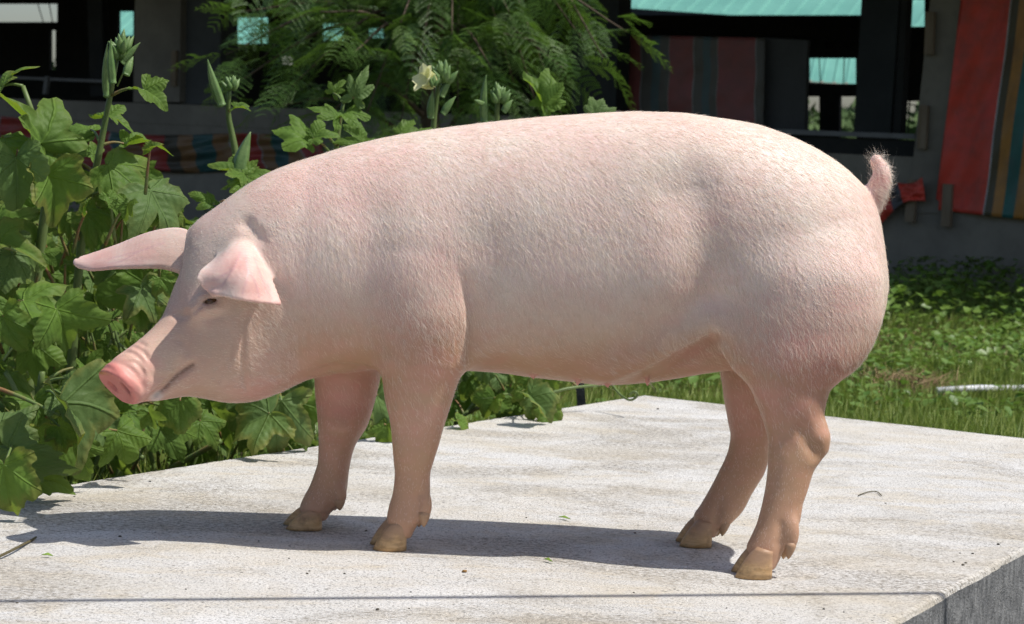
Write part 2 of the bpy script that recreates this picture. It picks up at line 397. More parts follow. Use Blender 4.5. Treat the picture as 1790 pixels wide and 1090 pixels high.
# ---- sheds farther off: green ribbed roofs on posts
m = NT('green_roof'); co = m.coord('Object')
m.base(m.mix(m.ramp(m.noise(co, 1.2, 5, .6), [(.35, 0), (.7, 1)]), (.10, .285, .235), (.135, .35, .285)), .5, .4); GROOF = m.m
def shed(name, p, q, rise, run, label, posts):
    p, q = Vector(p), Vector(q); d = (q - p); L = d.length; d.normalize(); nrm = Vector((-d.y, d.x, 0))
    if nrm.y < 0: nrm = -nrm
    root = empty(name, (p.x, p.y, GZ)); tag(root, label, 'shed', 'sheds beyond the barn')
    pitch = .26; per = 4; ns = int(L / (pitch * per))
    for s in range(ns):
        prof = []
        for k in range(per):
            x0 = (s * per + k) * pitch
            prof += [(x0, 0), (x0 + .09, 0), (x0 + .115, .035), (x0 + .145, .035), (x0 + .17, 0)]
        prof.append(((s + 1) * per * pitch - .002, 0))
        V = []
        for (x, h) in prof:
            b = p + d * x + Vector((0, 0, h)); V += [b, b + nrm * run + Vector((0, 0, rise))]
        F = [(2 * i, 2 * i + 2, 2 * i + 3, 2 * i + 1) for i in range(len(prof) - 1)]
        o = link('roof_sheet', mesh('roof_sheet', V, F), root, GROOF)
    MB().prism([p + Vector((0, 0, -.12)), q + Vector((0, 0, -.12)), q + Vector((0, 0, -.015)), p + Vector((0, 0, -.015))], nrm * .06).build('fascia', BSTEEL, root)
    for t in posts:
        b = p + d * (L * t) + nrm * .1
        MB().prism([b + Vector((0, 0, GZ - b.z)), b + Vector((.12, 0, GZ - b.z)), b + Vector((.12, 0, -.02)), b + Vector((0, 0, -.02))], (0, .12, 0)).build('post', BSTEEL, root)
shed('green_roofed_shed', W(1040, 8, 31), W(1720, 54, 29), 1.6, 4.5, 'nearer shed with bright green ribbed metal roof seen through the barn top', (.1, .5, .9))
shed('green_roofed_shed', W(150, 60, 48), W(1700, 160, 44), 2.4, 6, 'farther low shed with green metal roof seen through the barn windows', (.05, .3, .5, .7, .95))

# ---- far trees beyond: one mass
m = NT('far_foliage'); co = m.coord('Object')
m.base(m.mix(m.noise(co, .9, 4, .6), (.045, .085, .03), (.09, .14, .045)), .8, .2); FARF = m.m
rg = np.random.default_rng(12); cs = []
for k in range(64):
    u = rg.uniform(-200, 1950); y = rg.uniform(75, 100); hh = rg.uniform(1.6, 2.6); c = W(u, 262, y); cs.append((c.x, c.y, GZ, rg.uniform(1.6, 3.4), hh))
V = []
for (x, y, z, r, hh) in cs:
    n = 900
    a = rg.normal(0, 1, (n, 3)); a /= np.linalg.norm(a, axis=1)[:, None]; a *= rg.random(n)[:, None] ** .4
    P = np.stack([x + a[:, 0] * r, y + a[:, 1] * r, z + np.abs(a[:, 2] + .5) * hh], 1)
    s = rg.uniform(.10, .24, (n, 1))
    d1 = rg.normal(0, 1, (n, 3)); d2 = rg.normal(0, 1, (n, 3))
    V.append(np.stack([P - d1 * s, P + d1 * s, P + d2 * s], 1).reshape(-1, 3))
V = np.concatenate(V); tag(link('far_trees', mesh_np('far_trees', V, np.arange(len(V)).reshape(-1, 3)), None, FARF), 'hazy green trees seen through the barn openings', 'trees', None, 'stuff')
# ================================================================== the pig
# One continuous skin: lofted volumes (trunk, belly, neck, head, four legs, tail, ears) blended as a distance
# field on a grid, then extracted as quads.
PY = 3.73; DY = .07                                     # depth of the pig's middle
def lin(a, b, n): return np.linspace(a, b, n)
w0 = W(100, 600, 3.6); w1 = W(1570, 600, 3.6)
gx = np.concatenate([np.arange(-0.85, -0.43, 0.0026), np.arange(-0.43, 0.72, 0.0042)]).astype(np.float32)
gy = np.arange(PY - 0.26, PY + 0.20, 0.0030).astype(np.float32)
gz = np.arange(-0.01, 0.82, 0.0030).astype(np.float32)
NX, NY, NZ = len(gx), len(gy), len(gz)
FIELD = np.full((NX, NY, NZ), 1.0, np.float32)
def sub(lo, hi):
    """grid slices of a box and its coordinates"""
    ix = slice(max(0, int(np.searchsorted(gx, lo[0])) - 1), int(np.searchsorted(gx, hi[0])) + 1)
    iy = slice(max(0, int(np.searchsorted(gy, lo[1])) - 1), int(np.searchsorted(gy, hi[1])) + 1)
    iz = slice(max(0, int(np.searchsorted(gz, lo[2])) - 1), int(np.searchsorted(gz, hi[2])) + 1)
    return (ix, iy, iz), gx[ix][:, None, None], gy[iy][None, :, None], gz[iz][None, None, :]
def smin(a, b, k):
    h = np.maximum(k - np.abs(a - b), 0.0) / k
    return np.minimum(a, b) - h * h * k * 0.25
def smax(a, b, k): return -smin(-a, -b, k)
def join(sl, f, k):
    FIELD[sl] = smin(FIELD[sl], f.astype(np.float32), k)
def carve(sl, f, k):
    FIELD[sl] = smax(FIELD[sl], -f.astype(np.float32), k)
def pchip(x, xs, ys):
    """monotone cubic through (xs, ys)"""
    xs = np.asarray(xs, float); ys = np.asarray(ys, float)
    h = np.diff(xs); d = np.diff(ys) / h; m = np.zeros_like(ys)
    for i in range(1, len(xs) - 1):
        if d[i - 1] * d[i] > 0:
            a = 2 * h[i] + h[i - 1]; b = h[i] + 2 * h[i - 1]
            m[i] = (a + b) / (a / d[i - 1] + b / d[i])
    m[0] = d[0]; m[-1] = d[-1]
    x = np.clip(x, xs[0], xs[-1]); i = np.clip(np.searchsorted(xs, x) - 1, 0, len(xs) - 2)
    t = (x - xs[i]) / h[i]
    return ((1 + 2 * t) * (1 - t) ** 2 * ys[i] + t * (1 - t) ** 2 * h[i] * m[i]
            + t * t * (3 - 2 * t) * ys[i + 1] + t * t * (t - 1) * h[i] * m[i + 1])
def section(p, q, a, b, n):
    rho = (np.abs(p / a) ** n + np.abs(q / b) ** n) ** (1.0 / n)
    return (rho - 1.0) * np.minimum(a, b)

def loft_x(rows, k, y0=PY, n=2.3, wide=.84):
    """rows: (u, v_top, v_bottom, half width, y offset)"""
    X, T, B, H, Yo = [], [], [], [], []
    for u, vt, vb, hw, yo in rows:
        a = W(u, vt, y0); b = W(u, vb, y0)
        X.append((a.x + b.x) / 2); T.append(a.z); B.append(b.z); H.append(hw * wide); Yo.append(yo)
    lo = (X[0], y0 - 0.3, min(B) - 0.05); hi = (X[-1], y0 + 0.3, max(T) + 0.05)
    sl, x, y, z = sub(lo, hi)
    xx = x[:, 0, 0]
    t = pchip(xx, X, T)[:, None, None]; b = pchip(xx, X, B)[:, None, None]
    h = pchip(xx, X, H)[:, None, None]; yo = pchip(xx, X, Yo)[:, None, None]
    f = section(z - (t + b) / 2, y - y0 - yo, np.maximum((t - b) / 2, 1e-3), np.maximum(h, 1e-3), n)
    out = np.maximum(X[0] - x, x - X[-1])
    f = np.where(out > 0, np.maximum(f, out + 0.002), f)
    join(sl, f, k)
def loft_z(rows, k, n=2.2, cut=None):
    """rows: (v, u_left, u_right, y offset, half width in y), from the top down"""
    Z, A, B, Yo, H = [], [], [], [], []
    for v, ul, ur, yo, hw in rows:
        a = W(ul, v, PY + yo); b = W(ur, v, PY + yo)
        Z.append((a.z + b.z) / 2); A.append(a.x); B.append(b.x); Yo.append(yo); H.append(hw)
    o = np.argsort(Z); Z, A, B, Yo, H = [np.array(q)[o] for q in (Z, A, B, Yo, H)]
    lo = (A.min() - 0.05, PY + Yo.min() - 0.15, Z[0] - 0.01); hi = (B.max() + 0.05, PY + Yo.max() + 0.15, Z[-1])
    sl, x, y, z = sub(lo, hi); zz = z[0, 0, :]
    a = pchip(zz, Z, A)[None, None, :]; b = pchip(zz, Z, B)[None, None, :]
    yo = pchip(zz, Z, Yo)[None, None, :]; h = pchip(zz, Z, H)[None, None, :]
    f = section(x - (a + b) / 2, y - PY - yo, (b - a) / 2, h, n)
    f = np.maximum(f, Z[0] - z)
    if cut is not None:                       # slanting coronet: the flesh ends here, horn below
        (ua, va), (ub, vb), yo_ = cut; pa, pb = W(ua, va, PY + yo_), W(ub, vb, PY + yo_); sl_ = (pb.z - pa.z) / (pb.x - pa.x)
        f = smax(f, (pa.z + sl_ * (x - pa.x)) - z, .008)
    join(sl, f, k)
def ellipsoid(c, r, k, cut=False, M=None):
    r = np.array(r, float); big = r.max() + 0.05
    sl, x, y, z = sub(np.array(c) - big, np.array(c) + big)
    p = np.stack(np.broadcast_arrays(x - c[0], y - c[1], z - c[2]), -1)
    if M is not None: p = p @ np.array(M)
    rho = np.sqrt(((p / r) ** 2).sum(-1)); f = (rho - 1) * r.min()
    (carve if cut else join)(sl, f, k)

TRUNK = [(330, 405, 590, .05, -.02), (345, 387, 640, .085, -.02), (380, 358, 672, .115, -.02), (420, 328, 686, .135, -.018), (460, 304, 684, .147, -.014),
         (500, 287, 676, .158, -.008), (550, 271, 662, .167, 0), (600, 256, 652, .172, 0), (700, 234, 645, .178, 0), (800, 219.5, 640, .182, 0),
         (900, 208, 645, .188, 0), (1000, 200, 652, .193, 0), (1060, 196.5, 652, .195, 0), (1100, 195, 645, .195, 0), (1170, 197, 614, .193, 0),
         (1245, 206, 574, .188, 0), (1300, 215, 584, .186, 0), (1350, 230, 610, .184, 0), (1400, 252, 640, .178, 0), (1450, 282, 660, .163, 0),
         (1485, 311, 650, .142, 0), (1510, 338, 626, .117, 0), (1523, 366, 605, .098, 0), (1533, 405, 584, .08, 0), (1541, 445, 560, .06, 0), (1546, 470, 530, .04, 0), (1549, 490, 505, .015, 0)]
loft_x(TRUNK, 0.01, n=2.25)
BELLY = [(720, 500, 620, .06, 0), (780, 440, 638, .13, 0), (870, 430, 645, .15, 0), (930, 430, 655, .15, 0), (1000, 430, 664, .145, 0), (1060, 430, 672, .135, 0), (1130, 430, 669, .112, 0),
         (1190, 430, 661, .092, 0), (1230, 430, 654, .084, 0), (1290, 430, 646, .078, 0), (1340, 440, 640, .09, 0), (1400, 470, 600, .04, 0)]
loft_x(BELLY, 0.02, n=2.1)

# ---- head: its own frame, turned towards the viewer and lowered
HY, HP = R(38), R(29)
hf = Vector((-math.cos(HP) * math.cos(HY), -math.cos(HP) * math.sin(HY), -math.sin(HP)))
hl = Vector((math.sin(HY), -math.cos(HY), 0)); hu = Vector((-math.sin(HP) * math.cos(HY), -math.sin(HP) * math.sin(HY), math.cos(HP)))
SNOUT = W(207, 671, 3.505 + DY)
HO = SNOUT - hf * 0.20                       # origin between the eyes' level
def hp(t, l, u): return HO + hf * t + hl * l + hu * u
sl, x, y, z = sub((-0.84, PY - 0.30, 0.13), (-0.30, PY + 0.2, 0.68))
px, py, pz = x - HO.x, y - HO.y, z - HO.z
ht = px * hf.x + py * hf.y + pz * hf.z; hl_ = px * hl.x + py * hl.y + pz * hl.z; hu_ = px * hu.x + py * hu.y + pz * hu.z
HEAD = [(-.19, .10, -.08, .05), (-.16, .115, -.115, .085), (-.12, .128, -.118, .095), (-.08, .132, -.128, .101), (-.04, .122, -.133, .101), (0, .098, -.128, .095), (.03, .076, -.117, .083), (.06, .058, -.104, .070),
        (.09, .050, -.090, .061), (.12, .046, -.077, .052), (.15, .044, -.064, .046), (.175, .043, -.051, .042), (.198, .038, -.039, .037)]
HT = [r[0] for r in HEAD]
top = pchip(ht, HT, [r[1] for r in HEAD]); bot = pchip(ht, HT, [r[2] for r in HEAD]); hb = pchip(ht, HT, [r[3] for r in HEAD])
# cross-section: narrower towards the forehead, full at the jowl
mid = (top + bot) / 2; q = np.clip((hu_ - mid) / ((top - bot) / 2), -1, 1)
hbw = hb * (1.0 - 0.16 * np.clip(q, 0, 1) * np.clip((ht + 0.05) / 0.2, 0, 1))
f = section(hu_ - mid, hl_, (top - bot) / 2, hbw, 2.35)
f = np.where(ht > .198, np.maximum(f, ht - .198), f); f = np.where(ht < -.19, np.maximum(f, -.19 - ht), f)
join(sl, f, 0.05)
# nasal disc with a raised rim
Mh = np.array([list(hf), list(hl), list(hu)]).T
dt = ht - 0.198 - hu_ * 0.24 + hl_ * 0.10
rr = np.sqrt((hl_ / 0.0455) ** 2 + ((hu_ + 0.001) / np.where(hu_ > 0, 0.037, 0.043)) ** 2)
disc = np.maximum((rr - 1) * 0.034, np.abs(dt) - 0.010)
disc = smax((rr - 1) * 0.034, np.abs(dt) - 0.009, 0.006)
join(sl, disc, 0.011)
face = np.exp(-((rr - 0.0) / 0.75) ** 4) * np.exp(-((dt - 0.013) / 0.012) ** 2)
FIELD[sl] += (0.006 * face).astype(np.float32)         # dished front
for s in (-1, 1):
    ellipsoid(hp(.210 - s * .005, s * .0215, -.006), (.022, .0105, .0135), 0.004, True, Mh)
# brow ridges, cheek
ellipsoid(hp(-.005, .066, .062), (.045, .022, .018), 0.03, False, Mh)
ellipsoid(hp(-.03, .06, -.055), (.080, .05, .065), 0.05, False, Mh)
ellipsoid(hp(-.03, -.06, -.055), (.080, .05, .065), 0.05, False, Mh)

# ---- legs
NF = [(360, 690, 750, -.03, .02), (400, 664, 778, -.06, .042), (450, 643, 806, -.085, .057), (500, 638, 821, -.094, .064), (550, 643, 827, -.096, .066), (600, 650, 827, -.095, .064), (630, 657, 820, -0.0940, .061),
      (660, 667, 803, -0.0899, .057), (700, 673, 790, -0.0844, .051), (740, 682, 777, -0.0789, .044), (780, 686, 766, -0.0734, .037), (805, 688, 758, -0.0699, .034),
      (830, 690, 752, -0.0665, .032), (860, 687, 752, -0.0624, .032), (885, 680, 750, -0.0589, .034), (905, 676, 741, -0.0562, .0355), (918, 679, 729, -0.0544, .0335), (932, 676, 722, -0.0525, .0335), (950, 670, 716, -0.0500, .034)]
FFL = [(420, 600, 650, .03, .02), (470, 560, 690, .06, .045), (550, 552, 700, .088, .062), (600, 549, 690, .094, .062), (640, 549, 668, .105, .062), (670, 550, 662, .104, .058), (700, 552, 655, .104, .053), (740, 556, 643, .104, .062), (780, 557, 620, .104, .038),
       (805, 556, 613, .104, .034), (830, 549, 609, .104, .032), (850, 541, 607, .104, .032), (870, 530, 602, .104, .034), (886, 524, 588, .104, .0355), (895, 525, 578, .104, .0335), (906, 522, 572, .104, .0335), (919, 518, 565, .104, .034)]
NR = [(330, 1340, 1450, -.02, .02), (370, 1318, 1480, -.05, .045), (420, 1290, 1516, -.078, .066), (480, 1268, 1540, -.092, .080), (540, 1262, 1541, -.098, .082), (580, 1268, 1531, -.103, .080), (610, 1278, 1517, -.108, .077), (640, 1292, 1495, -0.1130, .072),
      (660, 1302, 1470, -0.1153, .068), (680, 1311, 1450, -0.1176, .062), (700, 1320, 1444, -0.1199, .055), (720, 1328, 1441, -0.1222, .048), (740, 1335, 1446, -0.1245, .042), (762, 1341, 1451, -0.1270, .038), (782, 1344, 1449, -0.1293, .036),
      (800, 1343, 1437, -0.1314, .035), (820, 1342, 1423, -0.1337, .034), (840, 1340, 1416, -0.1360, .033), (860, 1337, 1410, -0.1382, .032), (880, 1333, 1403, -0.1405, .032), (900, 1328, 1400, -0.1428, .033), (920, 1322, 1394, -0.1451, .035),
      (940, 1313, 1381, -0.1474, .037), (960, 1305, 1368, -0.1497, .038), (974, 1310, 1363, -0.1513, .035), (988, 1308, 1356, -0.1529, .0345), (1006, 1302, 1350, -0.1550, .035)]
FR = [(420, 1350, 1430, .03, .02), (480, 1295, 1475, .07, .06), (560, 1280, 1480, .09, .074), (600, 1268, 1450, 0.1000, .075), (640, 1260, 1410, 0.1006, .068), (680, 1263, 1380, 0.1011, .06), (700, 1266, 1366, 0.1014, .054), (740, 1273, 1352, 0.1020, .044), (765, 1277, 1346, 0.1024, .039), (785, 1274, 1344, 0.1027, .036),
      (805, 1267, 1342, 0.1029, .034), (825, 1257, 1336, 0.1032, .033), (845, 1247, 1324, 0.1035, .032), (865, 1236, 1312, 0.1038, .032), (885, 1224, 1302, 0.1041, .034), (905, 1212, 1285, 0.1044, .036), (920, 1212, 1261, 0.1046, .0335), (934, 1210, 1252, 0.1048, .0335), (949, 1205, 1245, 0.1050, .034)]
loft_z(NF, 0.03, cut=((674, 922), (724, 944), -.052)); loft_z(FFL, 0.03, cut=((522, 893), (572, 911), .104))
loft_z(NR, 0.03, cut=((1306, 974), (1358, 998), -.153)); loft_z(FR, 0.03, cut=((1208, 920), (1252, 941), .105))
# dewclaw swellings
DEW = []      # (start, tip, side)
for (u0, v0, u1, v1, yo) in ((741, 868, 741, 921, -.058), (592, 852, 594, 892, .104), (1384, 918, 1378, 977, -.148), (1272, 882, 1262, 937, .104)):
    for s in (-1, 1):
        a = W(u0 - (5 if s > 0 else 0), v0, PY + yo + s * .022); b = W(u1 - (9 if s > 0 else 0), v1, PY + yo + s * .026)
        DEW.append((a, b, s)); c = a.lerp(b, 0.28)
        d = (b - a).normalized(); lat = Vector((0, 1, 0)); w3 = d.cross(lat).normalized()
        ellipsoid(c, ((b - a).length * .50, .0125, .0145), 0.008, False, np.array([list(d), list(lat), list(w3)]).T)
# cleft between the claws
for (u, v, yo) in ((664, 925, -.053), (512, 905, .104), (1298, 975, -.152), (1200, 930, .105)):
    ellipsoid(W(u, v, PY + yo), (.028, .0035, .032), 0.008, True)

def chain(pts, rad, k):
    pts = [Vector(p) for p in pts]; A = np.array([list(p) for p in pts]); m_ = max(rad) + k + .01
    sl, x, y, z = sub(A.min(0) - m_, A.max(0) + m_); g = None
    for (a, b), (ra, rb) in zip(zip(pts, pts[1:]), zip(rad, rad[1:])):
        d = b - a
        t = np.clip(((x - a.x) * d.x + (y - a.y) * d.y + (z - a.z) * d.z) / d.length_squared, 0, 1)
        f = np.sqrt((x - a.x - t * d.x) ** 2 + (y - a.y - t * d.y) ** 2 + (z - a.z - t * d.z) ** 2) - (ra + (rb - ra) * t)
        g = f if g is None else np.minimum(g, f)
    join(sl, g, k)
TAIL = spline([W(1500, 385, PY), W(1520, 352, PY - .005), W(1536, 325, PY - .012), W(1541, 302, PY - .012), W(1532, 281, PY - .004)], 16)
chain(TAIL, np.linspace(.028, .0115, 16), 0.008)

# flank fold: the loose skin between belly and stifle
for sy in (-1, 1):
    chain(spline([W(1060, 640, PY + sy * .075), W(1120, 622, PY + sy * .098), W(1180, 594, PY + sy * .112), W(1232, 562, PY + sy * .112), W(1266, 574, PY + sy * .114), W(1300, 625, PY + sy * .110)], 22), list(np.linspace(.008, .014, 11)) + list(np.linspace(.014, .012, 11)), 0.055)
# ---- ears as curved sheets
def sheet(grid, r_base, r_edge, k, nu=46, nv=46):
    rows = [spline([W(p[0], p[1], p[2] + DY) for p in r], nv) for r in grid]
    cols = [spline([rows[i][j] for i in range(len(rows))], nu) for j in range(nv)]
    P = np.array([[list(cols[j][i]) for j in range(nv)] for i in range(nu)])     # i: base to edge
    lo, hi = P.reshape(-1, 3).min(0) - .03, P.reshape(-1, 3).max(0) + .03
    sl, x, y, z = sub(lo, hi); f = None
    for i in range(nu):
        r = r_base + (r_edge - r_base) * (i / (nu - 1)) ** 0.7
        for j in range(nv):
            e = min(j, nv - 1 - j) / (nv / 2)
            rj = r * (0.8 + 0.2 * min(1, e * 2.2))
            p = P[i, j]
            d = np.sqrt((x - p[0]) ** 2 + (y - p[1]) ** 2 + (z - p[2]) ** 2) - rj
            f = d if f is None else np.minimum(f, d)
    EARP.append(P[12::2, ::2].reshape(-1, 3)); join(sl, f, k)
EARP = []
NEAR_EAR = [[(418, 450, 3.60), (428, 436, 3.60), (440, 432, 3.60), (450, 440, 3.61)],
            [(396, 440, 3.555), (412, 428, 3.54), (430, 428, 3.54), (448, 440, 3.57)],
            [(371, 460, 3.515), (400, 451, 3.495), (434, 449, 3.50), (463, 459, 3.545)],
            [(353, 474, 3.492), (388, 482, 3.472), (432, 485, 3.460), (475, 490, 3.512)],
            [(346, 487, 3.482), (368, 508, 3.478), (420, 521, 3.446), (489, 531, 3.484)]]
sheet(NEAR_EAR, .0080, .0040, 0.010)
FAR_EAR = [[(345, 420, 3.70), (330, 440, 3.69), (315, 470, 3.67)],
           [(312, 404, 3.73), (300, 432, 3.705), (285, 464, 3.685)],
           [(262, 410, 3.75), (257, 438, 3.72), (250, 464, 3.70)],
           [(205, 431, 3.77), (202, 450, 3.745), (203, 466, 3.725)],
           [(162, 445, 3.78), (158, 458, 3.765), (163, 470, 3.75)],
           [(134, 453, 3.78), (132, 459, 3.775), (138, 466, 3.77)]]
sheet(FAR_EAR, .011, .0046, 0.014, 80, 26)
for (u, v, y, r) in ((346, 503, 3.485, .0040), (359, 512, 3.476, .0032), (371, 519, 3.472, .0035), (430, 532, 3.46, .0045), (135, 448, 3.78, .004)):
    c = W(u, v, y + DY); ellipsoid(c, (r, .03, r), .002, True)

# ---- surface finder along a picture ray
def field_at(P):
    i = np.clip(np.searchsorted(gx, P[:, 0]) - 1, 0, NX - 2); j = np.clip(np.searchsorted(gy, P[:, 1]) - 1, 0, NY - 2); k = np.clip(np.searchsorted(gz, P[:, 2]) - 1, 0, NZ - 2)
    a = np.clip((P[:, 0] - gx[i]) / (gx[i + 1] - gx[i]), 0, 1); b = np.clip((P[:, 1] - gy[j]) / (gy[j + 1] - gy[j]), 0, 1); c = np.clip((P[:, 2] - gz[k]) / (gz[k + 1] - gz[k]), 0, 1)
    r = 0
    for di in (0, 1):
        for dj in (0, 1):
            for dk in (0, 1):
                r = r + FIELD[i + di, j + dj, k + dk] * (a if di else 1 - a) * (b if dj else 1 - b) * (c if dk else 1 - c)
    return r
def hit(u, v):
    ys = np.linspace(PY - .29, PY + .22, 260)
    d = ray(u, v); P = np.array([list(CO + d * (yy / d.y)) for yy in ys])
    f = field_at(P); k = np.argmax(f < 0)
    return Vector(P[k]) if f[k] < 0 else None
def groove(path, w, depth, n=14):
    """a crease (depth > 0) or a swelling (depth < 0) along a line seen in the picture"""
    us = spline([Vector((a, b, 0)) for a, b in path], n); pts = [p for p in (hit(q.x, q.y) for q in us) if p is not None]
    ends = len(pts)
    acc = {}
    lo = np.min([list(p) for p in pts], 0) - 3 * w; hi = np.max([list(p) for p in pts], 0) + 3 * w
    sl, x, y, z = sub(lo, hi); g = None
    for i in range(ends - 1):
        a, b = pts[i], pts[i + 1]; d = b - a
        t = np.clip(((x - a.x) * d.x + (y - a.y) * d.y + (z - a.z) * d.z) / max(d.length_squared, 1e-9), 0, 1)
        dd = (x - a.x - t * d.x) ** 2 + (y - a.y - t * d.y) ** 2 + (z - a.z - t * d.z) ** 2
        s = (i + t) / (ends - 1); fade = np.clip(np.minimum(s, 1 - s) * 5, 0.15, 1)
        e = np.exp(-dd / (w * w)) * fade
        g = e if g is None else np.maximum(g, e)
    FIELD[sl] += (depth * g).astype(np.float32)
def bulge(u, v, r, amp):
    p = hit(u, v)
    sl, x, y, z = sub(np.array(p) - 2.6 * r, np.array(p) + 2.6 * r)
    FIELD[sl] -= (amp * np.exp(-((x - p.x) ** 2 + (y - p.y) ** 2 + (z - p.z) ** 2) / (r * r))).astype(np.float32)

# muscles and hollows
groove([(640, 340), (648, 400), (655, 460), (668, 540)], .045, .005)
groove([(840, 400), (852, 460), (840, 520)], .05, .004)
groove([(1205, 270), (1222, 360), (1228, 450), (1215, 540)], .045, .009)
groove([(1160, 330), (1190, 345), (1215, 330)], .04, .005)
bulge(1170, 480, .06, .008); bulge(1420, 480, .09, .010); bulge(730, 440, .08, .010); bulge(770, 560, .05, .006)
bulge(560, 420, .09, .006); bulge(990, 470, .12, .004)
groove([(812, 478), (823, 520), (829, 560), (828, 600), (818, 640)], .012, .014)
groove([(1160, 648), (1200, 622), (1246, 588), (1268, 600), (1284, 640)], .010, .010)
groove([(1400, 690), (1420, 668), (1450, 655)], .03, .006)
groove([(545, 650), (600, 640), (655, 648)], .012, .005)
# neck and jowl creases
groove([(430, 535), (424, 580), (425, 640), (432, 688)], .0055, .0055)
groove([(470, 470), (500, 520), (520, 590), (515, 650)], .02, .004)
groove([(424, 385), (440, 400), (462, 425)], .012, .007)
# mouth
groove([(337, 637), (322, 647), (305, 660), (290, 676), (270, 692), (252, 703)], .0058, .036, 30)
groove([(318, 628), (311, 640), (309, 652)], .006, .003)
bulge(276, 694, .012, .003)
# snout wrinkles
for pth, dpt in (([(208, 622), (222, 614), (240, 622), (256, 640)], .004), ([(214, 612), (232, 605), (250, 615), (264, 634)], .0035), ([(222, 600), (240, 597), (256, 606)], .0022),
               ([(215, 632), (235, 634), (248, 650), (252, 672)], .0035), ([(233, 627), (246, 640), (254, 660)], .0025)):
    groove(pth, .0036, dpt)
groove([(204, 634), (222, 640), (240, 655), (250, 676), (250, 695)], .0045, .004)
# eye
EYE = hit(367, 526)
groove([(336, 548), (344, 540), (352, 533)], .0035, .006, 12)
ca_, sa_ = math.cos(R(16)), math.sin(R(16))
ellipsoid(EYE, (.0135, .012, .0042), .003, True, np.array([[ca_, 0, sa_], [0, 1, 0], [-sa_, 0, ca_]]).T)
groove([(346, 521), (362, 515), (384, 513)], .0060, -.006)
groove([(350, 543), (368, 538), (386, 536)], .005, -.004)
groove([(300, 548), (318, 552), (332, 546)], .008, .004)
# leg joints
groove([(1440, 800), (1424, 790), (1408, 765), (1402, 735)], .012, .006)
bulge(1440, 765, .016, .003); bulge(1360, 790, .02, .003); bulge(715, 790, .025, .003)
groove([(733, 850), (732, 880), (728, 905)], .006, .004); groove([(580, 850), (578, 880), (574, 890)], .006, .004)
groove([(1364, 905), (1362, 935), (1358, 958)], .006, .004); groove([(1258, 880), (1252, 905), (1248, 920)], .006, .004)
for pth in ([(418, 445), (408, 470), (392, 500)], [(430, 450), (432, 480), (424, 510)], [(445, 455), (458, 490), (472, 520)], [(432, 470), (445, 490), (452, 515)]):
    groove(pth, .0035, -.0016)
for pth in ([(352, 560), (372, 556), (396, 548)], [(300, 590), (322, 600), (330, 620)], [(262, 655), (278, 660), (292, 655)], [(395, 560), (405, 600), (398, 640)]):
    groove(pth, .006, .0025)
# teats
for (u, v) in ((1010, 667), (1062, 671), (1132, 668), (1190, 657), (1248, 645), (932, 656)):
    c = W(u, v, PY - .055); ellipsoid((c.x, c.y, c.z + .003), (.0045, .0045, .011), .006)

# ---- extract the surface
def surface_nets(F):
    S = F < 0
    c8 = [S[a:NX - 1 + a, b:NY - 1 + b, c:NZ - 1 + c] for a in (0, 1) for b in (0, 1) for c in (0, 1)]
    cnt = np.zeros(c8[0].shape, np.int8)
    for q in c8: cnt += q
    act = (cnt > 0) & (cnt < 8); I, J, K = np.nonzero(act)
    idx = np.full(act.shape, -1, np.int32); idx[I, J, K] = np.arange(len(I), dtype=np.int32)
    off = [(a, b, c) for a in (0, 1) for b in (0, 1) for c in (0, 1)]
    val = np.stack([F[I + a, J + b, K + c] for a, b, c in off], 1)
    pos = np.stack([np.stack([gx[I + a], gy[J + b], gz[K + c]], 1) for a, b, c in off], 1)
    acc = np.zeros((len(I), 3)); n = np.zeros(len(I))
    for p in range(8):
        for q in range(p + 1, 8):
            if sum(abs(off[p][i] - off[q][i]) for i in range(3)) != 1: continue
            m = (val[:, p] < 0) != (val[:, q] < 0)
            t = val[m, p] / (val[m, p] - val[m, q])
            acc[m] += pos[m, p] + (pos[m, q] - pos[m, p]) * t[:, None]; n[m] += 1
    V = acc / n[:, None]
    faces = []
    for ax in range(3):
        sl0 = [slice(1, -1)] * 3; sl1 = [slice(1, -1)] * 3
        sl0[ax] = slice(0, -1); sl1[ax] = slice(1, None)
        a, b = S[tuple(sl0)], S[tuple(sl1)]
        e = np.argwhere(a != b); e1 = e.copy()
        base = e + 1; base[:, ax] -= 1
        u_, v_ = [(1, 2), (2, 0), (0, 1)][ax]
        def cell(du, dv):
            q = base.copy(); q[:, u_] += du; q[:, v_] += dv
            return idx[q[:, 0], q[:, 1], q[:, 2]]
        quad = np.stack([cell(-1, -1), cell(0, -1), cell(0, 0), cell(-1, 0)], 1)
        inside = a[e[:, 0], e[:, 1], e[:, 2]]
        quad[~inside] = quad[~inside][:, ::-1]
        faces.append(quad)
    return V, np.concatenate(faces)
PV, PF = surface_nets(FIELD)
def vsmooth(V, F, it, lam):
    E = np.concatenate([F[:, [0, 1]], F[:, [1, 2]], F[:, [2, 3]], F[:, [3, 0]]])
    for s in range(it):
        for l in ((lam, -lam * 1.03) if it > 1 else (lam,)):
            acc = np.zeros_like(V); n = np.bincount(np.concatenate([E[:, 0], E[:, 1]]), minlength=len(V)).astype(float)
            for c in range(3):
                acc[:, c] = np.bincount(E[:, 0], V[E[:, 1], c], len(V)) + np.bincount(E[:, 1], V[E[:, 0], c], len(V))
            V = V + l * (acc / n[:, None] - V)
    return V
PV = vsmooth(PV, PF, 3, 0.5)
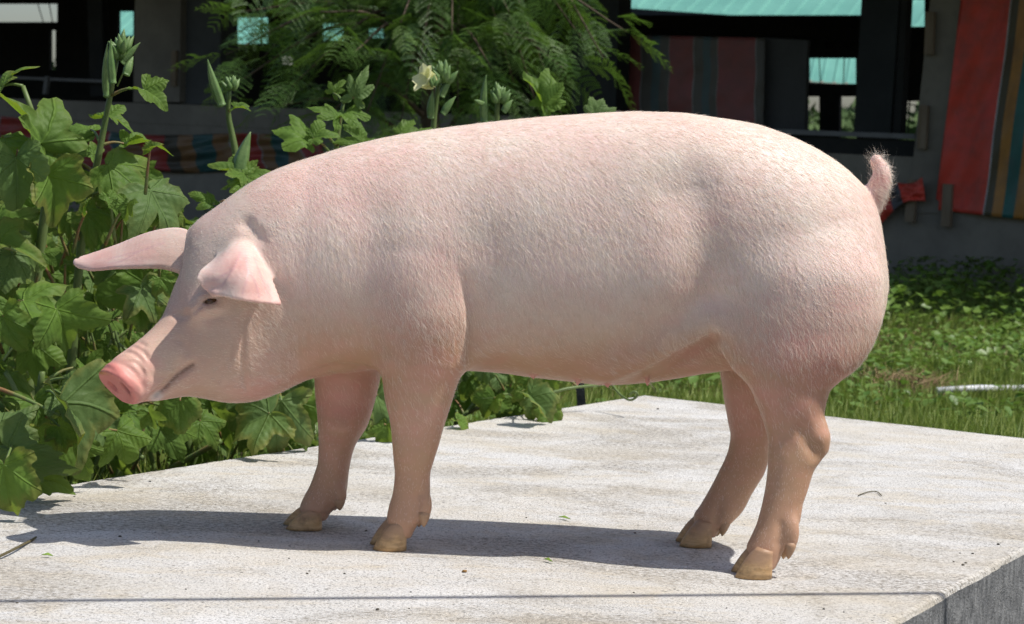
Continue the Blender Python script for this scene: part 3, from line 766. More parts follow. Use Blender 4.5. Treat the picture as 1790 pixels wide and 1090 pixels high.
# keep the one connected skin
lab = np.arange(len(PV))
E = np.concatenate([PF[:, [0, 1]], PF[:, [1, 2]], PF[:, [2, 3]], PF[:, [3, 0]]])
for _ in range(400):
    m = np.minimum(lab[E[:, 0]], lab[E[:, 1]]); old = lab.copy()
    np.minimum.at(lab, E[:, 0], m); np.minimum.at(lab, E[:, 1], m); lab = lab[lab]
    if (old == lab).all(): break
main = np.bincount(lab).argmax(); keep = lab == main
remap = np.cumsum(keep) - 1
PF = remap[PF[keep[PF].all(1)]]; PV = PV[keep]
PN = np.zeros_like(PV)
fn = np.cross(PV[PF[:, 2]] - PV[PF[:, 0]], PV[PF[:, 3]] - PV[PF[:, 1]])
for c in range(4):
    for a in range(3): PN[:, a] += np.bincount(PF[:, c], fn[:, a], len(PV))
PN /= np.linalg.norm(PN, axis=1)[:, None] + 1e-12
pu, pv = proj(PV)

# pigment: pink bare skin, soiled hair, horn
def spot(u, v, r, a):
    p = hit(u, v)
    return a * np.exp(-((PV - np.array(p)) ** 2).sum(1) / (r * r)) if p is not None else 0
pink = spot(205, 668, .05, .8) + spot(225, 690, .04, .5)
q = (PV - np.array(hp(.205, 0, 0))); qt = q @ np.array(hf)
disc_m = np.clip(1 - np.abs(qt) / .02, 0, 1) * (np.linalg.norm(q, axis=1) < .055)
pink = np.maximum(pink, disc_m * 1.25)
for a in ((410, 470, .05, .55), (450, 500, .05, .55), (370, 495, .03, .5), (490, 525, .02, .6), (170, 460, .05, .5), (240, 440, .05, .4), (255, 640, .03, .35), (230, 612, .03, .3),
          (455, 680, .05, .5), (520, 660, .05, .3), (640, 300, .12, .22), (520, 330, .10, .22), (780, 480, .09, .32), (700, 560, .09, .25), (1400, 600, .09, .6), (1440, 630, .08, .6), (1480, 560, .09, .4), (1350, 690, .06, .4), (1300, 380, .1, .2),
          (1170, 450, .09, .2), (600, 690, .09, .55), (580, 780, .06, .35), (1290, 720, .07, .4), (1400, 700, .06, .45), (740, 740, .06, .25), (1525, 350, .04, .5), (1541, 315, .025, .8), (1534, 285, .02, .6), (750, 650, .05, .35), (790, 660, .03, .3), (1200, 620, .05, .25), (1440, 745, .03, .25), (760, 850, .03, .3)):
    pink = np.maximum(pink, spot(*a))
for (u, v) in ((1010, 667), (1062, 671), (1132, 668), (1190, 657), (1248, 645), (932, 656)):
    c = W(u, v, PY - .055); pink = np.maximum(pink, .9 * np.exp(-((PV - np.array(c)) ** 2).sum(1) / .009 ** 2))
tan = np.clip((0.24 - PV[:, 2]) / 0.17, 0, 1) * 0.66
for a in ((300, 470, .05, .4), (330, 420, .05, .3), (290, 520, .04, .4), (250, 580, .02, .5), (350, 690, .05, .3), (1445, 780, .02, .5), (1534, 285, .025, .3), (385, 640, .06, .3)):
    tan = np.maximum(tan, spot(*a))
grey = 0 * tan
for a in ((345, 430, .035, .35), (388, 428, .022, .65), (330, 470, .04, .2), (1190, 310, .06, .35), (1240, 450, .05, .2), (880, 400, .08, .15), (1090, 310, .06, .2)):
    grey = np.maximum(grey, spot(*a))

earm = np.zeros(len(PV)); ih = np.nonzero(PV[:, 0] < -.30)[0]; EP = np.concatenate(EARP)
for c0_ in range(0, len(ih), 2000):
    b_ = ih[c0_:c0_ + 2000]; d2 = ((PV[b_][:, None, :] - EP[None, :, :]) ** 2).sum(-1).min(1); earm[b_] = np.clip(1.6 - np.sqrt(d2) / .010, 0, 1)
# where the white coat is thick: back, flanks, neck; thin on belly, face, legs; darkened downwards to carry underside shade
coat_shade = np.clip((PV[:, 2] - .35) / .20, 0, 1); coat_shade = coat_shade * coat_shade * (3 - 2 * coat_shade)
hd = np.clip((-.34 - PV[:, 0]) / .14, 0, 1); coat_shade = coat_shade * (1 - .35 * hd) + .30 * hd * (1 - coat_shade); coat_shade = np.maximum(coat_shade, earm * .8)
lip_shade = np.zeros(len(PV)); mp = [hit(q.x, q.y) for q in spline([Vector((a, b, 0)) for a, b in [(337, 637), (322, 647), (305, 660), (290, 676), (272, 691)]], 40)]  # lip pigment, plus shade painted into mouth slit, nostrils and eye socket
mp = np.array([list(q) for q in mp if q is not None]); lip_shade[ih] = np.exp(-((PV[ih][:, None, :] - mp[None]) ** 2).sum(-1).min(1) / .0036 ** 2)
for s_ in (-1, 1):
    c_ = np.array(hp(.206 - s_ * .005, s_ * .0215, -.006)); lip_shade = np.maximum(lip_shade, .75 * np.exp(-((PV - c_) ** 2).sum(1) / .011 ** 2))
vein = np.zeros(len(PV))
for pth in ([(420, 442), (408, 470), (388, 500)], [(408, 470), (396, 478), (372, 490)], [(430, 448), (433, 480), (424, 512)], [(445, 452), (458, 488), (474, 522)], [(433, 470), (446, 492), (452, 518)], [(458, 488), (466, 495), (470, 505)], [(285, 425), (240, 440), (190, 452)], [(240, 440), (215, 455), (190, 462)]):
    vp = [hit(q.x, q.y) for q in spline([Vector((a, b, 0)) for a, b in pth], 24)]; vp = np.array([list(q) for q in vp if q is not None])
    vein[ih] = np.maximum(vein[ih], np.exp(-((PV[ih][:, None, :] - vp[None]) ** 2).sum(-1).min(1) / .0024 ** 2))
ec = np.array(EYE); lip_shade = np.maximum(lip_shade, .55 * np.exp(-((PV - ec) ** 2).sum(1) / .012 ** 2))
m = NT('pig_skin'); co = m.coord('Object')
nb = m.noise(co, 9, 5, .6); nf = m.noise(co, 55, 4, .6); nw = m.noise(m.mapping(co, (1, 1, 2.2)), 22, 5, .6)
cthin_shade = m.mix(m.ramp(nb, [(.35, 0), (.68, 1)]), (.485, .295, .175), (.475, .265, .17))  # thin-coat skin, deepened in colour so the underside looks shaded
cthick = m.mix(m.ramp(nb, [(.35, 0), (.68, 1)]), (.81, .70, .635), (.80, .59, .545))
ca = m.math('ADD', m.attr('coat_shade'), m.math('MULTIPLY', m.math('SUBTRACT', m.noise(co, 6, 5, .6), .5), .5), clamp=True)
c0 = m.mix(ca, cthin_shade, cthick)
pk = m.math('ADD', m.attr('pink'), m.math('MULTIPLY', m.math('SUBTRACT', nw, .5), .85), clamp=True)
c1 = m.mix(pk, c0, (.66, .30, .265)); c1 = m.mix(m.attr('disc'), c1, (.60, .215, .185))
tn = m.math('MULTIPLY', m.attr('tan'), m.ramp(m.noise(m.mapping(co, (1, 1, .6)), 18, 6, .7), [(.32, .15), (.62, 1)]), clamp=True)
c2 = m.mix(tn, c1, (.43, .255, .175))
c3 = m.mix(m.attr('grey'), c2, (.42, .365, .33))
c4 = m.mix(m.ramp(nf, [(.62, 0), (.8, .25)]), c3, (.60, .42, .34))
rimm = m.math('MULTIPLY', m.attr('rim'), .8)
c5 = m.mix(rimm, c4, (.42, .20, .04))
c5 = m.mix(m.math('MULTIPLY', m.attr('lip_shade'), .85), c5, (.13, .06, .045))
c5 = m.mix(m.math('MULTIPLY', m.attr('vein'), .38), c5, (.50, .27, .32))
c5 = m.mix(m.attr('foam'), c5, (.62, .60, .57))
m.base(c5, .48, .35)
m.p.inputs['Subsurface Weight'].default_value = 0.12
m.p.inputs['Subsurface Radius'].default_value = (1.0, .38, .22); m.p.inputs['Subsurface Scale'].default_value = 0.012
h = m.math('ADD', m.math('MULTIPLY', m.noise(co, 160, 3, .6), .5), m.math('MULTIPLY', m.voronoi(co, 260), .25))
h = m.math('ADD', h, m.math('MULTIPLY', m.noise(m.mapping(co, (1, 1, .35), (0, R(25), 0)), 60, 3, .5), .9))
m.bump(h, .14, .004)
SKIN = m.m

pig = empty('pig', (0.05, PY, 0))
tag(pig, 'pale pink pig standing side-on on the concrete slab, head lowered', 'pig')
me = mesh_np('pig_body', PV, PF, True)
vattr(me, 'pink', pink); vattr(me, 'tan', tan); vattr(me, 'grey', grey); vattr(me, 'coat_shade', coat_shade); vattr(me, 'lip_shade', lip_shade); vattr(me, 'vein', vein); vattr(me, 'disc', np.clip(disc_m * 1.4, 0, 1)); vattr(me, 'foam', np.clip(spot(276, 692, .009, .8) + spot(268, 697, .007, .5), 0, .55))
rimp = PV - np.array(hp(.212, -.02, .030)); rim = np.exp(-((rimp @ np.array(hu)) / .005) ** 2) * (np.abs(rimp @ np.array(hf)) < .014) * np.exp(-((rimp @ np.array(hl)) / .024) ** 2)
vattr(me, 'rim', rim)
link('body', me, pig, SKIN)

# ---- eye
m = NT('eye_gloss'); m.base((.075, .036, .016), .10, .6); EYEM = m.m
e = EYE + Vector((.001, .0100, -.001))
bm = bmesh.new(); bmesh.ops.create_uvsphere(bm, u_segments=20, v_segments=12, radius=.0118)
me = bpy.data.meshes.new('eye'); bm.to_mesh(me); bm.free()
for p in me.polygons: p.use_smooth = True
for v in me.vertices: v.co += e
link('eye', me, pig, EYEM)

# ---- hooves: two claws on each foot and the horn tips of the dewclaws
m = NT('hoof_horn'); co = m.coord('Object')
st = m.noise(m.mapping(co, (30, 30, 160)), 1.5, 4, .6)
hc = m.mix(m.ramp(st, [(.3, 0), (.7, 1)]), (.42, .25, .11), (.58, .39, .21))
hc = m.mix(m.ramp(m.noise(co, 45, 4, .6), [(.48, 0), (.68, .7)]), hc, (.18, .105, .06))
zz_ = m.node('ShaderNodeSeparateXYZ'); m.l.new(co, zz_.inputs[0]); hc = m.mix(m.math('MULTIPLY', m.ramp(m.math('ADD', m.math('MULTIPLY', zz_.outputs[2], 20), m.math('MULTIPLY', m.noise(co, 70, 4, .6), .5)), [(.62, 0), (1.05, 1)]), .9), hc, (.40, .245, .155))
m.base(hc, .5, .35); m.bump(st, .35, .002); HORN = m.m
def claw(toe, heel, side, h, width, name='hoof'):
    """toe, heel: ground points; wedge of horn leaning back to the coronet"""
    ax = heel - toe; L = ax.length; ax.normalize(); lat = Vector((-ax.y, ax.x, 0)) * 1.0
    if lat.y < 0: lat = -lat
    ns, nr = 18, 7; vs = []
    for r in range(nr):
        t = r / (nr - 1); zz = h * (1.0 - (1 - t) ** 1.0) 
        for k in range(ns):
            a = 2 * math.pi * k / ns; ca, sa = math.cos(a), math.sin(a)
            front = t * .56 * L; back = -t * .02 * L           # the toe wall leans back
            cx = (front + L + back) / 2; ex = (L + back - front) / 2
            px = cx - ex * math.copysign(abs(ca) ** .8, ca); py = width * (1.12 - .20 * t) * math.copysign(abs(sa) ** .75, sa)
            if ca > 0: py *= 1 - .38 * ca ** 2 * (1 - t * .6)
            py += -side * .002 * (1 - t)
            bulb = .004 * math.sin(math.pi * min(1, t * 1.2))
            vs.append(toe + ax * (px - bulb * (ca > 0) * .4) + lat * py + Vector((0, 0, .0012 + zz * (1 - .25 * (px / L) * t))))
    fs = [(r * ns + k, r * ns + (k + 1) % ns, (r + 1) * ns + (k + 1) % ns, (r + 1) * ns + k) for r in range(nr - 1) for k in range(ns)]
    fs += [tuple(range(ns))[::-1], tuple(range((nr - 1) * ns, nr * ns))]
    return link(name, mesh(name, vs, fs, True), pig, HORN)
for (tu, hu2, v, yo, h) in ((655, 714, 953, -.050, .062), (503, 566, 921, .104, .045), (1287, 1352, 1009, -.155, .064), (1190, 1247, 951, .105, .060)):
    for s in (-1, 1):
        du = -9 if s > 0 else -3
        y = PY + yo + s * .0195
        a = W(tu + du, v, y); b = W(hu2 + du, v, y); a.z = 0; b.z = 0
        a.y += s * .009
        claw(a, b, s, h, .0192)
for a, b, s in DEW:
    d = b - a; pts = [a + d * t for t in (.50, .62, .78, .92, 1.0)]
    MB().tube(pts, [.0112, .0114, .0084, .0045, .0008], 9).build('dewclaw', HORN, pig, True)

# ---- coat: short pale bristles
cearm = earm[PF].mean(1)
def bristles(name, n, length, width, lift, mat, mask=None, dirfun=None, seed=3, segs=2):
    rng = np.random.default_rng(seed)
    A = PV[PF]; ar = np.linalg.norm(fn, axis=1) * .5
    cen_n = fn / (np.linalg.norm(fn, axis=1)[:, None] + 1e-12)
    w = ar.copy()
    view = cen_n[:, 1]
    w *= np.where(view > .35, .35, 1.0)
    w *= 1 - .93 * cearm
    if mask is not None: w *= mask(A.mean(1), cen_n)
    w /= w.sum(); f = rng.choice(len(PF), n, p=w)
    s, t = rng.random(n)[:, None], rng.random(n)[:, None]
    q = PF[f]; P = (PV[q[:, 0]] * (1 - s) * (1 - t) + PV[q[:, 1]] * s * (1 - t) + PV[q[:, 2]] * s * t + PV[q[:, 3]] * (1 - s) * t)
    N = PN[q[:, 0]]
    D = dirfun(P, N, rng) if dirfun else np.tile([.5, 0, -.85], (n, 1))
    D = D - (D * N).sum(1)[:, None] * N; D /= np.linalg.norm(D, axis=1)[:, None] + 1e-9
    L = length * (.55 + .9 * rng.random(n))[:, None] * np.where(P[:, 2] < .24, .42, 1 - .5 * np.clip((-.33 - P[:, 0]) / .22, 0, 1))[:, None]
    lf = lift * (.4 + 1.2 * rng.random(n))[:, None]
    side = np.cross(D, N); side /= np.linalg.norm(side, axis=1)[:, None] + 1e-9
    jit = side * rng.normal(0, .16, n)[:, None]
    p0 = P - N * .0006; p1 = P + (D + jit) * L * .5 + N * L * lf * .62; p2 = P + (D + jit * 1.6) * L + N * L * lf * .95
    a = rng.normal(0, .55, n)[:, None]                                 # every hair lies a little differently
    sv = side * np.cos(a) + N * np.sin(a)
    wv = width * (.7 + .6 * rng.random(n))[:, None]
    V = np.stack([p0 - sv * wv, p0 + sv * wv, p1 - sv * wv * .8, p1 + sv * wv * .8, p2], 1).reshape(-1, 3)
    b = np.arange(n)[:, None] * 5
    T = np.concatenate([b + np.array([[0, 1, 3]]), b + np.array([[0, 3, 2]]), b + np.array([[2, 3, 4]])])
    me = mesh_np(name, V, T, True)
    vattr(me, 'tint', np.repeat(rng.random(n), 5))
    o = link(name, me, pig, mat); o['kind'] = 'stuff'; return o
m = NT('pig_bristle')
m.base(m.mix(m.attr('tint'), (.86, .76, .64), (.95, .91, .86)), .35, .5)
tr = m.node('ShaderNodeBsdfTranslucent'); tr.inputs[0].default_value = (.88, .76, .62, 1)
mx = m.node('ShaderNodeMixShader'); mx.inputs[0].default_value = .35
m.l.new(m.p.outputs[0], mx.inputs[1]); m.l.new(tr.outputs[0], mx.inputs[2]); m.l.new(mx.outputs[0], m.out.inputs[0])
HAIR = m.m
def coat_dir(P, N, rng):
    x = P[:, 0]; z = P[:, 2]; n = len(P)
    D = np.zeros((n, 3))
    top = np.clip((z - .50) / .25, 0, 1)
    D[:, 0] = .45 + .55 * top; D[:, 2] = -1.0 + .35 * top
    low = np.clip((.42 - z) / .12, 0, 1) * (x > -.1) * (x < .42)
    D[:, 0] += 1.1 * low; D[:, 2] += .5 * low
    ham = np.clip((x - .42) / .12, 0, 1) * (z > .26); D[:, 0] += .35 * ham * (z > .45) - .1 * ham
    leg = z < .24; D[leg] = [.05, 0, -1]
    hd_ = np.clip((-.36 - x) / .16, 0, 1)[:, None]; D = D * (1 - hd_) + np.array([[1.0, 0, -.12]]) * hd_
    D += rng.normal(0, .10, (n, 3)); return D
def coat_mask(C, N):
    w = np.ones(len(C))
    q = C - np.array(HO); t = q @ np.array(hf)
    onhead = (C[:, 0] < -.42)
    w = 1 - .55 * np.clip((-.34 - C[:, 0]) / .22, 0, 1)
    w = np.where(onhead & (t > .13), .15, w); w = np.where(onhead & (t > .18), 0.0, w)
    w = np.where(C[:, 2] < .055, 0.0, w); w = np.where((C[:, 2] < .24), w * .14, w)
    thin = np.clip((C[:, 2] - .34) / .12, .12, 1); w = np.where((C[:, 0] > -.38) & (C[:, 2] > .24), w * thin, w)
    belly = (N[:, 2] < -.6) & (C[:, 2] < .40); w = np.where(belly, w * .25, w)
    return w
bristles('coat', 160000, .0180, .00017, .055, HAIR, coat_mask, coat_dir, 3)
# longer hairs: along the spine, behind, on the tail and the rims of the ears
bristles('long_bristles', 1800, .013, .00016, .22, HAIR, lambda C, N: ((N[:, 2] > .75) | (N[:, 0] > .8)) * (C[:, 2] > .3) * (C[:, 0] > -.45) * 1.0, coat_dir, 5)
tp = np.array(TAIL[-1])
def tail_dir(P, N, rng): return N * .2 + np.array([-.25, 0, .9]) + rng.normal(0, .35, (len(P), 3))
bristles('tail_tuft', 90, .020, .00010, .45, HAIR, lambda C, N: np.exp(-((C - tp) ** 2).sum(1) / .022 ** 2), tail_dir, 6)
bristles('tail_hair', 70, .020, .00015, .8, HAIR, lambda C, N: np.exp(-((C - np.array(TAIL[9])) ** 2).sum(1) / .03 ** 2) * (C[:, 2] > .54), tail_dir, 8)
def out_dir(P, N, rng): return N + rng.normal(0, .5, (len(P), 3)) + np.array([-.3, 0, .3])
bristles('poll_hair', 220, .013, .00017, .3, HAIR, lambda C, N: np.exp(-((C - np.array(hp(-.09, 0, .12))) ** 2).sum(1) / .07 ** 2), out_dir, 9)
# ================================================================== plants
def leaf_material(name, c_dark, c_light, c_under, trans=.3, yellow=.0):
    m = NT(name); u = m.attr('lx'); v = m.attr('ly'); co = m.coord('Object')
    # five main veins fan out from the stalk, finer ones branch off them
    th = m.math('ARCTAN2', u, v); rr = m.math('SQRT', m.math('ADD', m.math('MULTIPLY', u, u), m.math('MULTIPLY', v, v)))
    vein = None; adif = None
    for a in (0, .90, -.90, 1.85, -1.85):
        d = m.math('ABSOLUTE', m.math('SUBTRACT', th, a)); adif = d if adif is None else m.math('MINIMUM', adif, d)
    w = m.math('MULTIPLY', adif, rr)
    vm = m.ramp(w, [(.006, 1), (.022, 0)])
    al = m.math('MULTIPLY', m.math('SUBTRACT', rr, m.math('MULTIPLY', w, 1.0)), 46)
    fine = m.math('SINE', al); fm = m.ramp(fine, [(.90, 0), (1.0, .35)])
    vv = m.math('MAXIMUM', vm, m.math('MULTIPLY', fm, .8))
    oi = m.node('ShaderNodeObjectInfo').outputs['Random']
    n1 = m.noise(co, 14, 5, .6)
    c = m.mix(m.ramp(n1, [(.3, 0), (.7, 1)]), c_dark, c_light)
    c = m.mix(m.math('MULTIPLY', oi, .6), c, tuple(x * .45 for x in c_light))
    c = m.mix(m.math('MULTIPLY', vv, .30), c, tuple(min(1, x * 2.0 + .02) for x in c_light))
    age = m.attr('age'); edge = m.attr('edge')
    ye = m.math('MULTIPLY', age, m.ramp(m.math('ADD', m.math('MULTIPLY', edge, .55), m.math('MULTIPLY', m.noise(co, 30, 5, .65), .75)), [(.55, 0), (.80, 1)]))
    c = m.mix(ye, c, (.34, .27, .05))
    br = m.math('MULTIPLY', age, m.ramp(m.math('ADD', m.math('MULTIPLY', edge, .5), m.noise(co, 55, 4, .6)), [(.98, 0), (1.1, .9)]))
    c = m.mix(br, c, (.13, .075, .03))
    geo = m.node('ShaderNodeNewGeometry').outputs['Backfacing']
    c = m.mix(m.math('MULTIPLY', geo, .55), c, c_under)
    m.base(c, .50, .16)
    hb = m.math('SUBTRACT', m.math('ADD', m.math('MULTIPLY', m.noise(co, 60, 4, .6), .6), m.math('MULTIPLY', fine, .10)), m.math('MULTIPLY', vm, .9))
    m.bump(hb, .75, .005)
    tr = m.node('ShaderNodeBsdfTranslucent'); hs = m.mix(.6, c, (.26, .36, .03), 'MIX'); m.l.new(hs, tr.inputs[0])
    mx = m.node('ShaderNodeMixShader'); mx.inputs[0].default_value = trans
    m.l.new(m.p.outputs[0], mx.inputs[1]); m.l.new(tr.outputs[0], mx.inputs[2]); m.l.new(mx.outputs[0], m.out.inputs[0])
    return m.m
LEAF = leaf_material('okra_leaf', (.050, .150, .010), (.165, .315, .016), (.14, .22, .07), .44)
LEAFG = leaf_material('okra_leaf_grey', (.055, .135, .030), (.125, .225, .055), (.14, .21, .08), .34)
m = NT('okra_stem'); co = m.coord('Object')
m.base(m.mix(m.ramp(m.noise(m.mapping(co, (1, 1, .3)), 25, 4, .6), [(.35, 0), (.7, 1)]), (.085, .135, .035), (.15, .20, .065)), .5, .4); STEM = m.m
m = NT('petiole'); co = m.coord('Object')
m.base(m.mix(m.ramp(m.noise(co, 12, 3, .6), [(.45, 0), (.62, 1)]), (.13, .19, .055), (.22, .12, .05)), .5, .4); PETI = m.m
m = NT('okra_pod'); co = m.coord('Object')
m.base(m.mix(m.ramp(m.noise(co, 40, 4, .6), [(.35, 0), (.7, 1)]), (.085, .165, .045), (.15, .235, .075)), .5, .45)
m.bump(m.noise(co, 300, 2, .5), .3, .002); POD = m.m
m = NT('petal'); m.base((.86, .84, .50), .6, .3)
tr = m.node('ShaderNodeBsdfTranslucent'); tr.inputs[0].default_value = (.85, .86, .45, 1); mx = m.node('ShaderNodeMixShader'); mx.inputs[0].default_value = .4
m.l.new(m.p.outputs[0], mx.inputs[1]); m.l.new(tr.outputs[0], mx.inputs[2]); m.l.new(mx.outputs[0], m.out.inputs[0]); PETAL = m.m

LOBES = ((0, 1.0), (.90, .90), (-.90, .90), (1.85, .66), (-1.85, .66))
def leaf_geo(L, cut, droop, curl, rnd, fold=0.0, nr=6, ns=64):
    """a five-lobed toothed leaf, stalk at the origin, tip along +Y, upper side +Z"""
    V, lx, ly, ed = [], [], [], []; F = []
    ph = [rnd.random() * 6.28 for _ in range(6)]; teeth = rnd.randint(19, 25); ll = [l * rnd.uniform(.80, 1.12) for _, l in LOBES]; LB = [a + rnd.gauss(0, .09) for a, _ in LOBES]; narrow = rnd.uniform(.62, 1.0); fold += rnd.uniform(.25, .7) if rnd.random() < .38 else 0; tw = rnd.gauss(0, .35); fold = fold + rnd.uniform(-.05, .34); bx = rnd.gauss(0, .25)
    ths = np.linspace(-2.72, 2.72, ns + 1); wd = .52
    for k, t in enumerate(ths):
        r = .30
        for a, l in zip(LB, ll):
            d = abs(t - a)
            if d < wd * 1.35: r = max(r, l * (1 - cut * (d / wd) ** 1.15))
        tt = (t * teeth / 5.4) % 1.0; r *= 1 + .10 * (tt - .5)
        if abs(t) > 2.3: r *= 1 - .75 * (abs(t) - 2.3) / .42
        adif = min(abs(t - a) for a, _ in LOBES)
        for j in range(nr + 1):
            s = (j / nr) ** .85; x, y = r * s * math.sin(t), r * s * math.cos(t)
            z = .055 * r * s * min(1, adif / .45) - .02 * s
            z -= droop * (max(0, y) ** 2) * .62 + droop * .25 * (x * x)
            z += curl * x * x + fold * abs(x)
            z += .050 * s * s * (math.sin(t * 3 + ph[0]) + .6 * math.sin(t * 8 + ph[1])) + .035 * math.sin(x * 6 + ph[2]) * math.sin(y * 6 + ph[3]) + .02 * math.sin(x * 13 + y * 9 + ph[4])
            z += tw * x * y - .10 * s ** 4 * (r > .6)
            # the blade bends, so it also gets shorter
            y2 = y * (1 - .16 * droop * max(0, y))
            V.append(((x * narrow + bx * y * y * .4) * L, y2 * L, z * L)); lx.append(x); ly.append(y); ed.append(s ** 3)
    n1 = nr + 1
    for k in range(ns):
        for j in range(nr): F.append((k * n1 + j, k * n1 + j + 1, (k + 1) * n1 + j + 1, (k + 1) * n1 + j))
    return V, F, lx, ly, ed
def put_leaf(plant, base, d, n, L, cut=.5, droop=.5, curl=0., fold=.0, age=.2, stalk=None, mat=None, seed=0, nr=6, ns=64):
    rnd = random.Random(seed); V, F, lx, ly, ed = leaf_geo(L, cut, droop, curl, rnd, fold, nr, ns)
    d = Vector(d).normalized(); n = Vector(n); n = (n - d * n.dot(d)).normalized(); x = d.cross(n)
    base = Vector(base); P = [base + x * a + d * b + n * c for a, b, c in V]
    nl = len(P); nf = len(F); F = list(F)
    o_st = None
    if stalk is not None:
        s = Vector(stalk); mid = s.lerp(base, .5) + Vector((0, 0, .10 * (base - s).length))
        pts = spline([s, mid, base], 7); mb = MB().tube(pts, [.0042, .0038, .0034, .003, .0028, .0026, .0022], 5)
        o_st = mb
    me = mesh('leaf', P, F, True); me.materials.append(mat or LEAF)
    vattr(me, 'lx', lx); vattr(me, 'ly', ly); vattr(me, 'edge', ed); vattr(me, 'age', [age] * len(P))
    o = link('leaf', me, plant)
    if o_st is not None:
        q = link('petiole', mesh('petiole', o_st.v, o_st.f, True), None, PETI); q.parent = o
    return o
def img_dir(ang, q=0.0):
    a = R(ang); return Vector((math.cos(a), -q, math.sin(a))).normalized()
def put_pod(plant, a, b, r, name='pod'):
    """ridged pod from its stalk end a to its tip b"""
    a, b = Vector(a), Vector(b); d = b - a; L = d.length; d.normalize(); x = d.cross(Vector((.2, 1, .1))).normalized(); y = d.cross(x)
    r *= .86
    prof = [(0, .35), (.02, .85), (.05, .95), (.06, .80), (.15, .92), (.32, 1), (.5, .90), (.68, .68), (.84, .38), (.95, .17), (1, .04)]
    ns = 20; V = []; bend = x * .035 * L
    for t, s in prof:
        for k in range(ns):
            an = 2 * math.pi * k / ns; rr = r * s * (1 + .11 * math.cos(5 * an)) if t > .055 else r * s
            V.append(a + d * (t * L) + bend * (4 * t * (1 - t)) + (x * math.cos(an) + y * math.sin(an)) * rr)
    F = [(i * ns + k, i * ns + (k + 1) % ns, (i + 1) * ns + (k + 1) % ns, (i + 1) * ns + k) for i in range(len(prof) - 1) for k in range(ns)]
    F += [tuple(range(ns))[::-1], tuple(range((len(prof) - 1) * ns, len(prof) * ns))]
    return link(name, mesh(name, V, F, True), plant, POD)
def put_bud(plant, c, r, up=Vector((0, 0, 1)), seed=0, npieces=13):
    """cluster of pointed buds at a shoot's tip"""
    rnd = random.Random(seed); mb = MB(); c = Vector(c)
    for k in range(npieces):
        a = k * 2.399 + rnd.random(); e = .12 + .75 * (k / npieces); d = Vector((math.cos(a) * e, math.sin(a) * e, 1)).normalized()
        s = r * rnd.uniform(.8, 1.25); p = c + Vector((math.cos(a), math.sin(a), 0)) * r * .32 * (k / npieces) + Vector((0, 0, -r * .5 * (k / npieces)))
        mb.tube([p, p + d * s * .25, p + d * s * .6, p + d * s * .95, p + d * s * 1.2], [r * .13, r * .27, r * .25, r * .12, r * .01], 7)
    return mb.build('bud_cluster', POD, plant, True)
def put_flower(plant, c, L, d):
    d = Vector(d).normalized(); x = d.cross(Vector((0, 1, .2))).normalized(); y = d.cross(x); c = Vector(c)
    fl = None
    for k in range(5):
        a = 2 * math.pi * k / 5 + .3; o = x * math.cos(a) + y * math.sin(a); t = d.cross(o); V = []
        for i in range(7):
            s = i / 6
            for j in range(7):
                w = (j / 6 - .5) * 2; ww = .42 * math.sin(math.pi * min(1, .18 + s * .72)) ** .8
                V.append(c + (d * (s * (1 - .25 * s)) + o * (.62 * s * s + .1 * s) + t * w * ww - o * .16 * w * w * s + d * .03 * math.sin(w * 5 + k) * s) * L)
        F = [(i * 7 + j, i * 7 + j + 1, (i + 1) * 7 + j + 1, (i + 1) * 7 + j) for i in range(6) for j in range(6)]
        link('petal', mesh('petal', V, F, True), plant, PETAL)

def plant(label, foot, name='okra_plant', cat='plant', group='okra plants along the slab'):
    o = empty(name, foot); return tag(o, label, cat, group)
def stem(p, path, r0, r1, n=14):
    pts = spline([W(*q) for q in path], n) if not isinstance(path[0], Vector) else spline(path, n)
    MB().tube(pts, list(np.linspace(r0, r1, n)), 8).build('stem', STEM, p, True); return pts
def nearest(pts, q): return min(pts, key=lambda p: (p - q).length + .35 * max(0, p.z - q.z + .02) * 3)
LS = [100]
def L(p, pts, u, v, y, ang, px, q=.2, n=(0, -.7, .75), cut=.5, droop=.5, curl=0., fold=0., age=.2, mat=None, stalk=True):
    """leaf whose stalk end is seen at (u, v), depth y, tip towards ang (degrees in the picture), px picture points long"""
    LS[0] += 1; b = W(u, v, y); s = nearest(pts, b) if (stalk and pts) else None
    if s is not None and (s - b).length > .55: s = b + Vector((random.uniform(-.05, .05), .12, -.12))
    return put_leaf(p, b, img_dir(ang, q), Vector(n), px * .9 / FPX * y, cut, droop, curl, fold, age, s, mat, LS[0])

# --- tall plant at the left, pods on its top
A = plant('tall okra plant at the left edge with upright green pods at its top', G(118, 845) + Vector((-.12, .35, GZ)))
Ap = stem(A, [(112, 800, 4.50), (128, 600, 4.47), (143, 420, 4.45), (165, 310, 4.43), (188, 190, 4.42), (205, 100, 4.41)], .0125, .0045)
put_pod(A, W(186, 171, 4.40), W(189, 72, 4.38), .0085); put_pod(A, W(198, 147, 4.37), W(194, 68, 4.36), .0095); put_pod(A, W(214, 112, 4.40), W(245, 74, 4.40), .0085); put_pod(A, W(220, 132, 4.38), W(233, 98, 4.39), .0105)
put_bud(A, W(212, 84, 4.40), .030, seed=1); put_bud(A, W(207, 96, 4.40), .024, seed=4, npieces=9)
MB().tube(spline([W(205, 150, 4.42), W(214, 130, 4.40), W(219, 118, 4.40)], 5), .002, 5).build('stalk', STEM, A)
L(A, Ap, 252, 157, 4.38, -18, 62, .25, (-.25, -.45, .9), .42, .6, 0, 0, .1)
L(A, Ap, 108, 278, 4.45, 48, 92, .1, (.1, -.85, .45), .45, .3, 0, 0, .05)
L(A, Ap, 190, 292, 4.36, -18, 112, .3, (0, -.75, .7), .42, .9, 0, 0, .35)
